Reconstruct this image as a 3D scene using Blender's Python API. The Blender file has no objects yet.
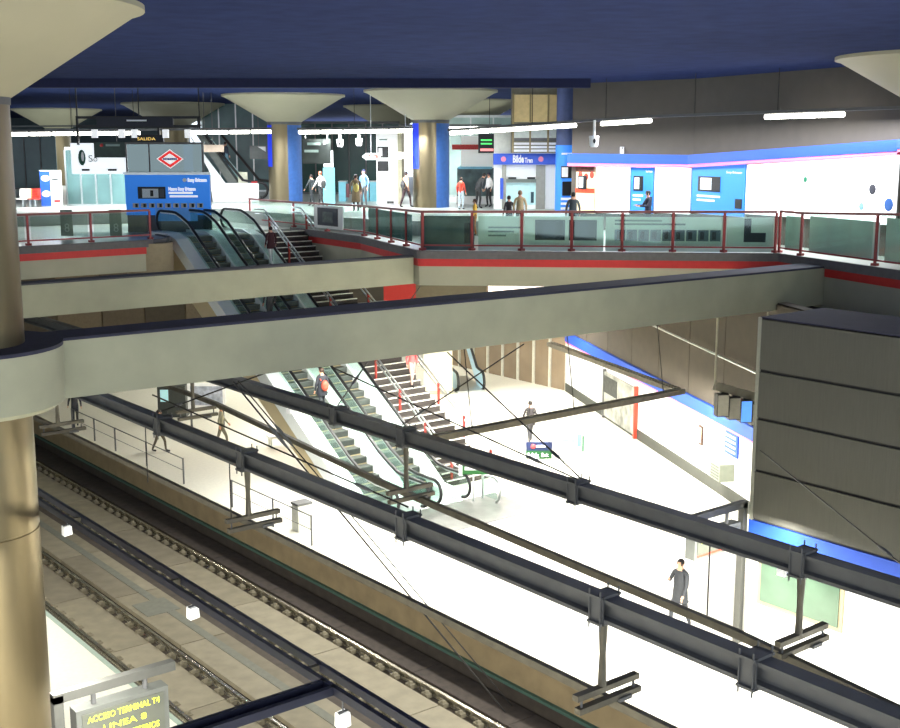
import bpy, math, random
from mathutils import Vector, Matrix
random.seed(7)
scene = bpy.context.scene
col = scene.collection
# ------------------------------------------------------------------ camera
F_PX, CX, CY = 1200.0, 450.0, 364.0
PITCH = math.radians(10.389); YAW = math.radians(38.5); ZC = 12.0
cam_d = bpy.data.cameras.new('camera'); cam = bpy.data.objects.new('camera', cam_d); col.objects.link(cam)
cam.location = (0, 0, ZC)
cam.rotation_euler = (math.pi/2 - PITCH, 0, -YAW)
cam_d.sensor_fit = 'HORIZONTAL'; cam_d.sensor_width = 36.0; cam_d.lens = 36.0*F_PX/900.0
cam_d.clip_end = 400; cam_d.clip_start = .1
scene.camera = cam
# ------------------------------------------------------------------ world, exposure
w = bpy.data.worlds.new('world'); scene.world = w; w.use_nodes = True
w.node_tree.nodes['Background'].inputs[0].default_value = (.80, .90, 1.0, 1)
w.node_tree.nodes['Background'].inputs[1].default_value = 2.2
vs = scene.view_settings
vs.view_transform = 'Standard'; vs.look = 'None'; vs.gamma = 1.0; vs.exposure = 0.0; vs.use_curve_mapping = False

def area_light(name, loc, sx, sy, power, color=(1, .98, .94), rot=(0, 0, 0)):
    l = bpy.data.lights.new(name, 'AREA'); l.shape = 'RECTANGLE'; l.size = sx; l.size_y = sy
    l.energy = power; l.color = color
    o = bpy.data.objects.new(name, l); o.location = loc; o.rotation_euler = rot; col.objects.link(o)
    return o
WARM = (1, .985, .90)
# platform area lights; those clear of the lighting frames are added, without fixtures
for i, yy in enumerate((8, 16, 25.4, 34, 43)):
    area_light('platform_area_light', ((20.4, 20.4, 24.8, 25.0, 26.0)[i], yy, (3.4, 3.4, 3.93, 5.0, 5.0)[i]), 4.0 if i < 2 else 9.6, .25, (500, 700, 1500, 1500, 500)[i], WARM)
area_light('platform_area_light', (31.4, 30, 3.93), .25, 9.0, 1500, WARM)
area_light('platform_area_light', (19.6, 17, 3.4), .25, 30, 1500, WARM)  # added light without a fixture, whitens the platform along its edge
area_light('platform_area_light', (34.5, 40, 4.6), 9, .4, 1500, WARM)  # added to whiten the far platform floor
area_light('platform_area_light', (33, 52, 6.6), 12, .4, 1200, WARM)
area_light('near_platform_lamp_light', (6.6, 20, 4.3), .25, 30, 3000, WARM)
area_light('near_platform_lamp_light', (3.5, 13.4, 4.3), 9, .25, 700, WARM)

# ------------------------------------------------------------------ measuring helpers (rays of the photograph)
cp, sp_, cy_, sy_ = math.cos(PITCH), math.sin(PITCH), math.cos(YAW), math.sin(YAW)
FW = Vector((sy_*cp, cy_*cp, -sp_)); RT = Vector((cy_, -sy_, 0)); UP = RT.cross(FW); C0 = Vector((0, 0, ZC))
def ray(px, py): return FW + RT*((px-CX)/F_PX) - UP*((py-CY)/F_PX)
def atz(px, py, z): d = ray(px, py); return C0 + d*((z-ZC)/d.z)
def atx(px, py, x): d = ray(px, py); return C0 + d*(x/d.x)
def aty(px, py, y): d = ray(px, py); return C0 + d*(y/d.y)
def atd(px, py, dd): return C0 + ray(px, py)*dd

# ------------------------------------------------------------------ materials
def lin(c):
    return tuple((v/255/12.92 if v/255 <= .04045 else ((v/255+.055)/1.055)**2.4) for v in c)
MATS = {}
def mat(name, rgb, rough=.6, metal=0., var=.08, scale=6., bump=0., emit=0., spec=.5, ecol=None, stretch=None):
    if name in MATS: return MATS[name]
    m = bpy.data.materials.new(name); m.use_nodes = True; nt = m.node_tree
    b = nt.nodes['Principled BSDF']; c = lin(rgb)
    b.inputs['Roughness'].default_value = rough; b.inputs['Metallic'].default_value = metal
    b.inputs['Specular IOR Level'].default_value = spec
    tc = nt.nodes.new('ShaderNodeTexCoord'); n = nt.nodes.new('ShaderNodeTexNoise')
    n.inputs['Scale'].default_value = scale; n.inputs['Detail'].default_value = 4
    if stretch:
        mp = nt.nodes.new('ShaderNodeMapping'); mp.inputs['Scale'].default_value = stretch
        nt.links.new(tc.outputs['Object'], mp.inputs['Vector']); nt.links.new(mp.outputs[0], n.inputs['Vector'])
    else:
        nt.links.new(tc.outputs['Object'], n.inputs['Vector'])
    r = nt.nodes.new('ShaderNodeValToRGB')
    r.color_ramp.elements[0].position = .3; r.color_ramp.elements[1].position = .7
    r.color_ramp.elements[0].color = (*[max(0, v*(1-var)) for v in c], 1)
    r.color_ramp.elements[1].color = (*[min(1, v*(1+var)) for v in c], 1)
    nt.links.new(n.outputs['Fac'], r.inputs[0]); nt.links.new(r.outputs[0], b.inputs['Base Color'])
    if bump:
        bp = nt.nodes.new('ShaderNodeBump'); bp.inputs['Strength'].default_value = bump; bp.inputs['Distance'].default_value = .02
        nt.links.new(n.outputs['Fac'], bp.inputs['Height']); nt.links.new(bp.outputs[0], b.inputs['Normal'])
    if emit:
        b.inputs['Emission Color'].default_value = (*(lin(ecol) if ecol else c), 1); b.inputs['Emission Strength'].default_value = emit
    MATS[name] = m; return m
def glass(name, tint, refl=.12):
    m = bpy.data.materials.new(name); m.use_nodes = True; nt = m.node_tree; nt.nodes.clear()
    o = nt.nodes.new('ShaderNodeOutputMaterial'); t = nt.nodes.new('ShaderNodeBsdfTransparent'); g = nt.nodes.new('ShaderNodeBsdfGlossy')
    mx = nt.nodes.new('ShaderNodeMixShader'); t.inputs[0].default_value = (*lin(tint), 1); g.inputs['Roughness'].default_value = .05
    g.inputs[0].default_value = (.8, .9, .88, 1)
    mx.inputs[0].default_value = refl
    nt.links.new(t.outputs[0], mx.inputs[1]); nt.links.new(g.outputs[0], mx.inputs[2]); nt.links.new(mx.outputs[0], o.inputs[0])
    MATS[name] = m; return m
G_CLEAR = glass('clear_glass', (236, 246, 242), .07)
G_TEAL = glass('teal_glass', (120, 160, 160), .15)
CONC = mat('beam_concrete', (164, 164, 142), .75, var=.07, scale=1.4, bump=.1)
CONC2 = mat('fascia_concrete', (172, 170, 150), .75, var=.06, scale=1.2)
LEDGE = mat('grey_ledge', (96, 94, 96), .7, var=.1)
NAVYTOP = mat('dark_beam_top', (44, 44, 66), .8, var=.15, scale=3)
CEIL = mat('blue_ceiling', (44, 54, 94), .95, spec=.05, var=.14, scale=1.5)
CEILD = mat('dark_blue_paint', (20, 26, 64), .8, var=.1)
CAP = mat('capital_plaster', (168, 162, 138), .7, var=.04, scale=.8)
STEEL = mat('column_steel', (134, 122, 96), .36, .95, var=.1, scale=2.0, stretch=(1, 1, .15))
RED = mat('red_paint', (150, 40, 44), .5, var=.08)
REDSTRIP = mat('red_strip', (196, 44, 44), .5, var=.05)
FLOORW = mat('platform_terrazzo', (226, 222, 208), .35, var=.05, scale=9)
FLOORM = mat('concourse_terrazzo', (172, 178, 172), .3, var=.05, scale=5)
DARKST = mat('dark_painted_steel', (92, 92, 92), .55, .0, var=.12, scale=3)
PIPE = mat('weathered_pipe_steel', (104, 98, 84), .55, .3, var=.2, scale=4)
BLACK = mat('black_rubber', (22, 22, 24), .45, var=.05)
WHITE = mat('white_paint', (244, 244, 242), .5, var=.02)
PRINTW = mat('glowing_white', (250, 250, 250), .5, var=.01, emit=.6)  # white given a glow so it reads bright where little light falls
BLUE = mat('blue_panel', (30, 74, 178), .5, var=.04)
PINK = mat('pink_stripe', (236, 120, 160), .5, var=.03)
CHROME = mat('brushed_aluminium', (200, 205, 205), .3, .9, var=.08)
RAILM = mat('rail_steel', (210, 205, 190), .25, .95, var=.1)
SKIN = mat('skin', (214, 160, 130), .55, var=.04)
TUBE = mat('lit_tube', (255, 252, 240), .5, emit=9.0)

# ------------------------------------------------------------------ mesh builder
class MB:
    def __init__(s): s.v = []; s.f = []
    def add(s, vs, fs):
        b = len(s.v); s.v += [tuple(v) for v in vs]; s.f += [tuple(i+b for i in f) for f in fs]; return s
    def box(s, x0, x1, y0, y1, z0, z1):
        if x0 > x1: x0, x1 = x1, x0
        if y0 > y1: y0, y1 = y1, y0
        if z0 > z1: z0, z1 = z1, z0
        return s.add([(x0,y0,z0),(x1,y0,z0),(x1,y1,z0),(x0,y1,z0),(x0,y0,z1),(x1,y0,z1),(x1,y1,z1),(x0,y1,z1)],
              [(0,3,2,1),(4,5,6,7),(0,1,5,4),(1,2,6,5),(2,3,7,6),(3,0,4,7)])
    def bar(s, a, b, wd, ht, off=0):      # box along a->b, wd horizontal width, ht vertical height, centred
        a, b = Vector(a), Vector(b); d = (b-a)
        h = Vector((d.x, d.y, 0))
        sd = Vector((0, 1, 0)) if h.length < 1e-6 else Vector((-h.y, h.x, 0)).normalized()
        u = d.normalized().cross(sd) * -1 if h.length > 1e-6 else Vector((1, 0, 0))
        u = sd.cross(d.normalized()) if h.length > 1e-6 else u
        if u.z < 0: u = -u
        vs = []
        for p in (a, b):
            for (q, r) in ((-1,-1),(1,-1),(1,1),(-1,1)): vs.append(p+sd*(q*wd/2)+u*(r*ht/2))
        return s.add(vs, [(0,1,2,3),(7,6,5,4),(0,4,5,1),(1,5,6,2),(2,6,7,3),(3,7,4,0)])
    def tube(s, pts, r, n=8, caps=True):
        pts = [Vector(p) for p in pts]; rs = r if isinstance(r, (list, tuple)) else [r]*len(pts)
        b = len(s.v); prev = None
        for i, p in enumerate(pts):
            t = ((pts[min(i+1, len(pts)-1)]-pts[max(i-1, 0)])).normalized()
            ref = prev if prev is not None else (Vector((0, 0, 1)) if abs(t.z) < .9 else Vector((1, 0, 0)))
            x = (ref - t*ref.dot(t)).normalized(); y = t.cross(x); prev = x
            for k in range(n):
                a = 2*math.pi*k/n; s.v.append(tuple(p + (x*math.cos(a)+y*math.sin(a))*rs[i]))
        for i in range(len(pts)-1):
            for k in range(n):
                k2 = (k+1) % n; s.f.append((b+i*n+k, b+i*n+k2, b+(i+1)*n+k2, b+(i+1)*n+k))
        if caps:
            s.f.append(tuple(b+k for k in range(n))[::-1]); s.f.append(tuple(b+(len(pts)-1)*n+k for k in range(n)))
        return s
    def lathe(s, prof, cx=0, cy=0, n=48):
        b = len(s.v)
        for (r, z) in prof:
            for k in range(n):
                a = 2*math.pi*k/n; s.v.append((cx+r*math.cos(a), cy+r*math.sin(a), z))
        for i in range(len(prof)-1):
            for k in range(n):
                k2 = (k+1) % n; s.f.append((b+i*n+k, b+i*n+k2, b+(i+1)*n+k2, b+(i+1)*n+k))
        s.f.append(tuple(b+k for k in range(n))[::-1]); s.f.append(tuple(b+(len(prof)-1)*n+k for k in range(n)))
        return s
    def prism(s, poly, z0, z1):           # polygon in plan, extruded in z
        n = len(poly); b = len(s.v)
        s.v += [(p[0], p[1], z0) for p in poly] + [(p[0], p[1], z1) for p in poly]
        s.f.append(tuple(b+i for i in range(n))[::-1]); s.f.append(tuple(b+n+i for i in range(n)))
        for i in range(n):
            j = (i+1) % n; s.f.append((b+i, b+j, b+n+j, b+n+i))
        return s
    def prism_x(s, poly, x0, x1):         # polygon in (y,z), extruded in x
        n = len(poly); b = len(s.v)
        s.v += [(x0, p[0], p[1]) for p in poly] + [(x1, p[0], p[1]) for p in poly]
        s.f.append(tuple(b+i for i in range(n))[::-1]); s.f.append(tuple(b+n+i for i in range(n)))
        for i in range(n):
            j = (i+1) % n; s.f.append((b+i, b+j, b+n+j, b+n+i))
        return s
    def prism_y(s, poly, y0, y1):         # polygon in (x,z), extruded in y
        n = len(poly); b = len(s.v)
        s.v += [(p[0], y0, p[1]) for p in poly] + [(p[0], y1, p[1]) for p in poly]
        s.f.append(tuple(b+i for i in range(n))); s.f.append(tuple(b+n+i for i in range(n))[::-1])
        for i in range(n):
            j = (i+1) % n; s.f.append((b+i, b+n+i, b+n+j, b+j))
        return s
    def ball(s, c, rx, ry, rz, n=10, m=6):
        b = len(s.v)
        for i in range(m+1):
            th = math.pi*i/m
            for k in range(n):
                a = 2*math.pi*k/n
                s.v.append((c[0]+rx*math.sin(th)*math.cos(a), c[1]+ry*math.sin(th)*math.sin(a), c[2]+rz*math.cos(th)))
        for i in range(m):
            for k in range(n):
                k2 = (k+1) % n; s.f.append((b+i*n+k, b+(i+1)*n+k, b+(i+1)*n+k2, b+i*n+k2))
        return s
    def mesh(s, name, m, smooth=False):
        me = bpy.data.meshes.new(name); me.from_pydata(s.v, [], s.f); me.materials.append(m)
        import bmesh
        bm = bmesh.new(); bm.from_mesh(me); bmesh.ops.recalc_face_normals(bm, faces=bm.faces); bm.to_mesh(me); bm.free()
        if smooth:
            for p in me.polygons: p.use_smooth = True
            me.set_sharp_from_angle(angle=math.radians(40))
        me.update(); return me
    def build(s, name, m, parent=None, smooth=False):
        return link(name, s.mesh(name, m, smooth), parent)
def link(name, me, parent=None, loc=None):
    o = bpy.data.objects.new(name, me); col.objects.link(o)
    if parent: o.parent = parent
    if loc: o.location = loc
    return o
def tag(o, label=None, cat=None, group=None, kind=None):
    if label: o['label'] = label
    if cat: o['category'] = cat
    if group: o['group'] = group
    if kind: o['kind'] = kind
    return o
def empty(name, loc=(0, 0, 0), rz=0.):
    o = bpy.data.objects.new(name, None); o.empty_display_size = .2; col.objects.link(o); o.location = loc; o.rotation_euler = (0, 0, rz); return o
def thing(name, label, cat, loc=(0, 0, 0), rz=0., group=None):
    return tag(empty(name, loc, rz), label, cat, group)
def struct(name, mb, m, label, cat='structure', smooth=False):
    return tag(mb.build(name, m, None, smooth), label, cat, kind='structure')
def B(*a): return MB().box(*a)
def text_part(s, parent, loc, size, m, rot=(math.pi/2, 0, 0), align='LEFT', width=None, depth=.004, bold=0.):
    cu = bpy.data.curves.new('lettering', 'FONT'); cu.body = s; cu.size = size; cu.align_x = align; cu.extrude = depth; cu.offset = bold
    cu.resolution_u = 3
    t = bpy.data.objects.new('lettering', cu); col.objects.link(t)
    dg = bpy.context.evaluated_depsgraph_get(); me = bpy.data.meshes.new_from_object(t.evaluated_get(dg))
    bpy.data.objects.remove(t); me.materials.clear(); me.materials.append(m)
    o = link('lettering', me, parent, loc); o.rotation_euler = rot
    if width:
        xs = [v.co.x for v in me.vertices]
        if xs: o.scale.x = width/(max(xs)-min(xs))
    return o
class Face:
    """A flat item facing the photographer's side: pixel measures turned into metres at its own distance."""
    def __init__(s, name, label, cat, px, py, d, group=None, kind=None, z=None, m=None):
        s.k = d/F_PX; s.px, s.py = px, py
        p = atd(px, py, d)
        if z is not None: p = Vector((p.x, p.y, z))
        s.o = thing(name, label, cat, p, -YAW, group)
        if kind: s.o['kind'] = kind
    def X(s, px): return (px-s.px)*s.k
    def Zz(s, py): return (s.py-py)*s.k*1.01
    def part(s, name, m, x0, x1, y0, y1, c0=0., c1=.06, parent=None):
        return B(s.X(x0), s.X(x1), c0, c1, s.Zz(y1), s.Zz(y0)).build(name, m, parent or s.o)
    def text(s, t, px, py, hpx, m, c=-.012, wpx=None, align='LEFT', bold=0.):
        return text_part(t, s.o, (s.X(px), c, s.Zz(py)), hpx*s.k*1.35, m, align=align, width=(wpx*s.k if wpx else None), bold=bold)

# ================================================================== SETTING
M = 8.3; M2 = 8.9; ZT = 14.6
# trackbed, platforms
tb = struct('floor', B(10.1, 18.0, -8, 78, -1.6, -1.3), mat('trackbed_dark', (70, 62, 54), .9, var=.2, scale=4), 'dark sunken trackbed between the two platforms', 'trackbed')
plat = struct('floor', MB().prism([(18.0, -8), (60, -8), (60, 80), (18.0, 80)], -1.6, 0), FLOORW, 'bright pale platform floor under the escalators', 'platform')
B(17.96, 18.0, -8, 80, -.72, -.04).build('platform_face', mat('platform_face', (146, 128, 96), .8, var=.15, scale=2), plat)
B(17.93, 18.0, -8, 80, -1.3, -.80).build('lower_face', mat('lower_face', (62, 54, 46), .9, var=.2, scale=3), plat)
B(17.86, 18.0, -8, 80, -.80, -.72).build('cable_ledge', mat('teal_ledge', (64, 92, 80), .7), plat)
B(17.9, 18.12, -8, 80, -.04, .015).build('platform_edge', mat('edge_dark', (70, 66, 58), .7), plat)
B(18.12, 18.3, -8, 80, .0, .012).build('edge_stripe', mat('edge_light', (225, 220, 200), .6), plat)
np_ = struct('floor', MB().prism([(-12, -8), (10.1, -8), (10.1, 80), (-12, 80)], -1.6, 0), FLOORW, 'pale near platform floor at the lower left', 'platform')
B(10.1, 10.22, -8, 80, -.5, .01).build('platform_edge', mat('near_edge', (150, 165, 150), .7), np_)
# trackbed slabs (each lifted out of the joint lines)
SLAB = [mat('track_slab_%d' % i, c, .85, var=.12, scale=2.5, bump=.15) for i, c in enumerate(((128, 120, 100), (119, 111, 93), (136, 128, 108)))]
def slab_row(x0, x1, z, ln, off, mm):
    me = [B(x0, x1, .02, ln-.02, -1.32, z).mesh('slab', m_) for m_ in mm]
    y = off
    while y < 62:
        link('slab', random.choice(me), tb, (0, y, 0)); y += ln
slab_row(13.15, 13.88, -1.17, 4.3, -2.0, SLAB)
slab_row(14.12, 14.5, -1.17, 4.3, -2.0, SLAB)
slab_row(11.55, 12.62, -1.22, 4.3, -1.2, SLAB)
slab_row(15.45, 16.45, -1.2, 4.3, -.4, SLAB)
slab_row(10.24, 11.2, -1.22, 6.5, -3.0, [mat('track_side', (104, 98, 84), .85, var=.2, scale=3, stretch=(4, .3, 1))])
DRAIN = mat('drain_cover', (110, 110, 98), .8, var=.1)
B(13.88, 14.12, -8, 70, -1.32, -1.16).build('drain_channel', DRAIN, tb)
for yy in (31.0, 48, 14): B(13.3, 14.3, yy-.55, yy+.55, -1.3, -1.155).build('drain_cover', DRAIN, tb)
for k in range(3): B(10.45+.2*k, 10.5+.2*k, -8, 70, -1.3, -1.19).build('cable', mat('track_cable', (120, 116, 104), .7), tb)
# rails
def rail(x, label, clip_side, step=.66):
    t = thing('rail', label, 'rail', (x, 0, -1.3), 0)
    prof = [(-.075, 0), (.075, 0), (.075, .03), (.02, .05), (.02, .14), (.04, .15), (.04, .2), (-.04, .2), (-.04, .15), (-.02, .14), (-.02, .05), (-.075, .03)]
    MB().prism_y([(a*1.1, b) for a, b in prof], -6, 68).build('rail_bar', RAILM, t)
    me = B(-.08, .08, -.11, .11, .0, .11).add([(-.06, -.05, .11), (.06, -.05, .11), (.06, .05, .11), (-.06, .05, .11), (-.04, -.03, .16), (.04, -.03, .16), (.04, .03, .16), (-.04, .03, .16)], [(4,5,6,7),(0,1,5,4),(1,2,6,5),(2,3,7,6),(3,0,4,7)]).mesh('rail_clip', mat('clip_cast', (120, 112, 92), .8, var=.2))
    y = 2.0
    while y < 56:
        link('rail_clip', me, t, (clip_side*.17, y, 0)); y += step
    return t
rail(16.78, 'shiny rail closest to the bright platform face', -1)
rail(15.28, 'rail hidden behind the doubled dark bar over the tracks', -1)
rail(12.88, 'shiny rail beside the grey slabs with the drain', -1)
rail(11.38, 'rail closest to the near platform edge', 1)
bs = thing('cable_duct', 'dark brown cover strip between platform face and rail', 'cable duct')
y = -6.0
dm = B(16.95, 17.84, .01, 3.59, -1.3, -1.12).mesh('cover', mat('duct_cover', (60, 52, 46), .9, var=.25, scale=5))
while y < 66: link('cover', dm, bs, (0, y, 0)); y += 3.6

# mezzanine slab
slab_poly = [(-8, 43.7), (20.0, 43.7), (20.7, 44.1), (21.2, 44.9), (21.35, 46.3), (27.85, 46.3), (27.3, 40), (25.15, 33.3), (34.1, 24.9), (33.7, 23.8), (31.4, 16.8), (29.5, 11), (29.5, -4), (70, -4), (70, 130), (-8, 130)]
mz = struct('floor', MB().prism(slab_poly, M-1.15, M), FLOORM, 'mezzanine floor slab with concrete edge around the void', 'floor')
# fascia pieces on the slab edge
def fascia(pts, parent):
    for a, b in zip(pts[:-1], pts[1:]):
        zl = M-1.5 if a[0] > 31 and a[1] < 24 else M-1.15
        a = Vector((*a, 0)); b = Vector((*b, 0)); n = Vector(((b-a).y, -(b-a).x, 0)).normalized()   # outward (to the void)
        def strip(nm, z0, z1, t, m_):
            o0 = a+n*.0; o1 = b+n*.0
            MB().prism([(a.x-n.x*.02, a.y-n.y*.02), (b.x-n.x*.02, b.y-n.y*.02), (b.x+n.x*t, b.y+n.y*t), (a.x+n.x*t, a.y+n.y*t)], z0, z1).build(nm, m_, parent)
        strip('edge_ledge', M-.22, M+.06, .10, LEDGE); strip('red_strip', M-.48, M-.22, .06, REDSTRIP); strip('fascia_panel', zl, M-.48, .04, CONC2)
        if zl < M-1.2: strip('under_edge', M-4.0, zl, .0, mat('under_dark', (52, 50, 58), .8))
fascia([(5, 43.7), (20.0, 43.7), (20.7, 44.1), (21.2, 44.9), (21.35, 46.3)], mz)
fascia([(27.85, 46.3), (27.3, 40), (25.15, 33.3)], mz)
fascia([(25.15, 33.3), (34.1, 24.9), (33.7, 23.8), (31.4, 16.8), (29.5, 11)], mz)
cc = struct('floor', MB().prism([(27.7, 53.5), (28.5, 43.4), (29.6, 39.4), (34.9, 35.2), (37.6, 38.4), (70, 40), (70, 125), (15, 125), (15, 56)], M, M2), FLOORM, 'raised concourse floor behind the railings', 'floor')

# ceiling
struct('ceiling', B(-25, 85, -6, 130, ZT, ZT+.3), CEIL, 'dark blue rough ceiling over the hall', 'ceiling')
a0 = atd(30, 78, 48.7); b0 = atd(590, 80, 48.7)
cb = tag(MB().bar((a0.x, a0.y, ZT-.18), (b0.x, b0.y, ZT-.18), .5, .36).build('trim_1', CEILD), 'dark blue strip crossing the ceiling', 'trim', kind='structure')

# mezzanine wall on the right: upper grey wall, sloping blue band, pink stripe, glowing white wall panels
WALLU = mat('upper_wall', (84, 78, 72), .8, var=.05, scale=2)
wp = [atd(572, 150, 53), atd(694, 150, 49), atd(905, 150, 39), atd(1010, 150, 34.3)]
def wall_piece(nm, a, b, z0, z1, t, m_, parent=None):
    a = Vector((a.x, a.y, 0)); b = Vector((b.x, b.y, 0)); n = Vector((-(b-a).y, (b-a).x, 0)).normalized()
    if n.dot(FW) < 0: n = -n
    return MB().prism([(a.x, a.y), (b.x, b.y), (b.x+n.x*t, b.y+n.y*t), (a.x+n.x*t, a.y+n.y*t)], z0, z1), n
wr = None
for i in range(3):
    mb, n = wall_piece('', wp[i], wp[i+1], M, ZT, .4, WALLU)
    wsec = struct('wall_right' if i < 2 else 'wall_far_right', mb, WALLU, ['grey upper wall above the shops beside the round blue pillar', 'grey wall above the long blue and pink band', 'grey wall beyond the right edge of view'][i], 'wall')
    # sloping blue band
    def zb(px, py, p): # height at which the ray through the pixel meets the wall point's distance
        d = (p-C0).dot(FW); return atd(px, py, d).z
    pts = [(572, 153.5, 162), (694, 155, 164), (905, 139.5, 150.5), (1010, 132, 143)]
    def slopeband(nm, o0, o1, m_, t0):
        a = wp[i]; b = wp[i+1]
        za = [zb(pts[i][0], pts[i][1]+q, a) for q in o0]; zc = [zb(pts[i+1][0], pts[i+1][1]+q, b) for q in o1]
        A = Vector((a.x, a.y, 0)); Bv = Vector((b.x, b.y, 0))
        nn = -n
        vs_ = []
        for off in (-.01, t0):
            for P_, z_ in ((A, za[0]), (Bv, zc[0]), (Bv, zc[1]), (A, za[1])):
                q = P_+nn*off; vs_.append((q.x, q.y, z_))
        return MB().add(vs_, [(0,1,2,3),(7,6,5,4),(0,4,5,1),(1,5,6,2),(2,6,7,3),(3,7,4,0)]).build(nm, m_, wsec)
    slopeband('blue_band', (9.5, 0), (9.5 if i == 0 else 11.5, 0), BLUE, .35)
    slopeband('pink_stripe', (12.5, 9.5), (13 if i == 0 else 15, 9.5 if i == 0 else 11.5), PINK, .33)
# glowing white wall panels and posters under the band
GLOWPANEL = mat('glowing_wall_panel', (250, 250, 252), .4, emit=1.6, var=.01)  # strongly lit white wall, its brightness put into the material as emission
BLUEAD = mat('blue_poster', (44, 120, 214), .5, emit=.55, var=.03)  # blue print glows in place of light falling on it
def wall_panel(name, label, cat, seg, px0, px1, py0, py1, m_, group=None, py1b=None):
    """panel fixed on wall segment seg, between two pixel columns"""
    a, b = wp[seg], wp[seg+1]
    A = Vector((a.x, a.y, 0)); Bv = Vector((b.x, b.y, 0)); dr = (Bv-A)
    def hit(px):
        r = ray(px, 160); r2 = Vector((r.x, r.y, 0)); 
        den = r2.x*dr.y - r2.y*dr.x; t = (A.x*dr.y - A.y*dr.x)/den; return r2*t, t
    P0, t0 = hit(px0); P1, t1 = hit(px1)
    u = (P1-P0).normalized(); ang = math.atan2(u.y, u.x)
    o = thing(name, label, cat, (P0.x, P0.y, M), ang, group)
    L_ = (P1-P0).length
    z1 = C0.z + ray(px0, py0).z*t0 - M; z0 = max(.02, C0.z + ray(px0, py1).z*t0 - M)
    z1b = z1 if py1b is None else C0.z + ray(px1, py1b).z*t1 - M
    MB().prism_y([(.02, z0), (L_-.02, z0), (L_-.02, z1b), (.02, z1)], -.14, -.01).build('panel', m_, o)
    MB().prism_y([(.0, z0-.02), (L_, z0-.02), (L_, z1b+.03), (.0, z1+.03)], -.09, -.005).build('frame', CHROME, o)
    return o, L_, z0, z1
wall_panel('glowing_wall_panel', 'bright white wall panel between the food poster and the blue poster', 'light box', 0, 598, 632, 167, 213, GLOWPANEL)
wall_panel('glowing_wall_panel', 'bright white wall panel between the two blue phone posters', 'light box', 0, 657, 693, 167, 213, GLOWPANEL)
lb, L_, z0, z1 = wall_panel('glowing_wall_panel', 'long bright white wall panel at the far right', 'light box', 1, 750, 902, 165, 214, GLOWPANEL, py1b=155)
GREENP = mat('green_spot', (40, 120, 90), .5)
for (q, r, s_, mm) in ((.43, .75, .10, GREENP), (.86, .62, .16, mat('dark_spot', (70, 70, 80), .5)), (.80, .30, .12, mat('pale_teal', (150, 200, 210), .5)), (.96, .36, .2, mat('blue_spot', (60, 110, 190), .5))):
    MB().ball((L_*q, -.15, z0+(z1-z0)*r), s_, .02, s_*1.1).build('printed_picture', mm, lb)
def phone(o, x, z, w_, h_, y=-.15):
    B(x, x+w_, y-.02, y, z, z+h_).build('phone_picture', BLACK, o)
    B(x+w_*.12, x+w_*.62, y-.03, y-.02, z+h_*.12, z+h_*.9).build('phone_screen', mat('pale_screen', (214, 222, 230), .4, var=.3, scale=40), o)
def blue_poster(seg, px0, px1, py0, py1, label):
    o, L_, z0, z1 = wall_panel('poster', label, 'poster', seg, px0, px1, py0-1.5, py1, BLUEAD, py1b=py0-(5 if seg else 1))
    h = z1-z0
    phone(o, L_*.14, z0+h*.48, L_*.42, h*.32)
    text_part('Sony Ericsson', o, (L_*.66, -.15, z0+h*.88), h*.07, WHITE, width=L_*.28)
    for k in range(2): B(L_*.12, L_*(.56-.1*k), -.15, -.14, z0+h*(.36-.09*k), z0+h*(.40-.09*k)).build('printed_line', WHITE, o)
    B(L_*.84, L_*.96, -.16, -.14, z0+h*.16, z0+h*.36).build('small_picture', BLACK, o)
blue_poster(0, 633, 656, 168, 213, 'blue phone poster behind the man in dark jacket')
blue_poster(1, 695, 749, 168, 213, 'wide blue phone poster beside the long white panel')
fo, L_, z0, z1 = wall_panel('poster', 'red and yellow food poster beside the round blue pillar', 'poster', 0, 578, 597, 165, 213, mat('food_yellow', (240, 214, 170), .5, emit=.4, var=.3, scale=4))
h = z1-z0
B(L_*.0, L_, -.16, -.14, z0+h*.86, z0+h).build('dark_band', mat('food_brown', (80, 40, 30), .6, var=.4, scale=9), fo)
B(L_*.0, L_, -.16, -.14, z0+h*.42, z0+h*.52).build('red_band', mat('food_red', (206, 70, 40), .6, var=.4, scale=9), fo)
phone(fo, L_*.15, z0+h*.5, L_*.45, h*.28, -.17)
for (xx, zz) in ((.25, .8), (.55, .76), (.85, .8)): MB().ball((L_*xx, -.15, z0+h*zz), .12, .03, .16).build('cup_picture', mat('cup_red', (190, 60, 40), .5), fo)

# platform-level wall on the right (oblique), with dark panels above
PA = atz(567, 391, 0); PB = atz(735, 503, 0); PD = (PB-PA).normalized(); PA2 = PA; PB2 = PB + PD*14
ang_p = math.atan2(PD.y, PD.x)
Lp = (PB2-PA2).length
wpl = tag(B(0, Lp, 0, .4, 0, M-1.15).build('wall_platform', mat('dark_upper_wall', (62, 54, 44), .8, var=.12, scale=2)), 'dark upper wall and white lower wall along the far platform', 'wall', kind='structure')
wpl.location = PA2; wpl.rotation_euler = (0, 0, ang_p)
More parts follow.
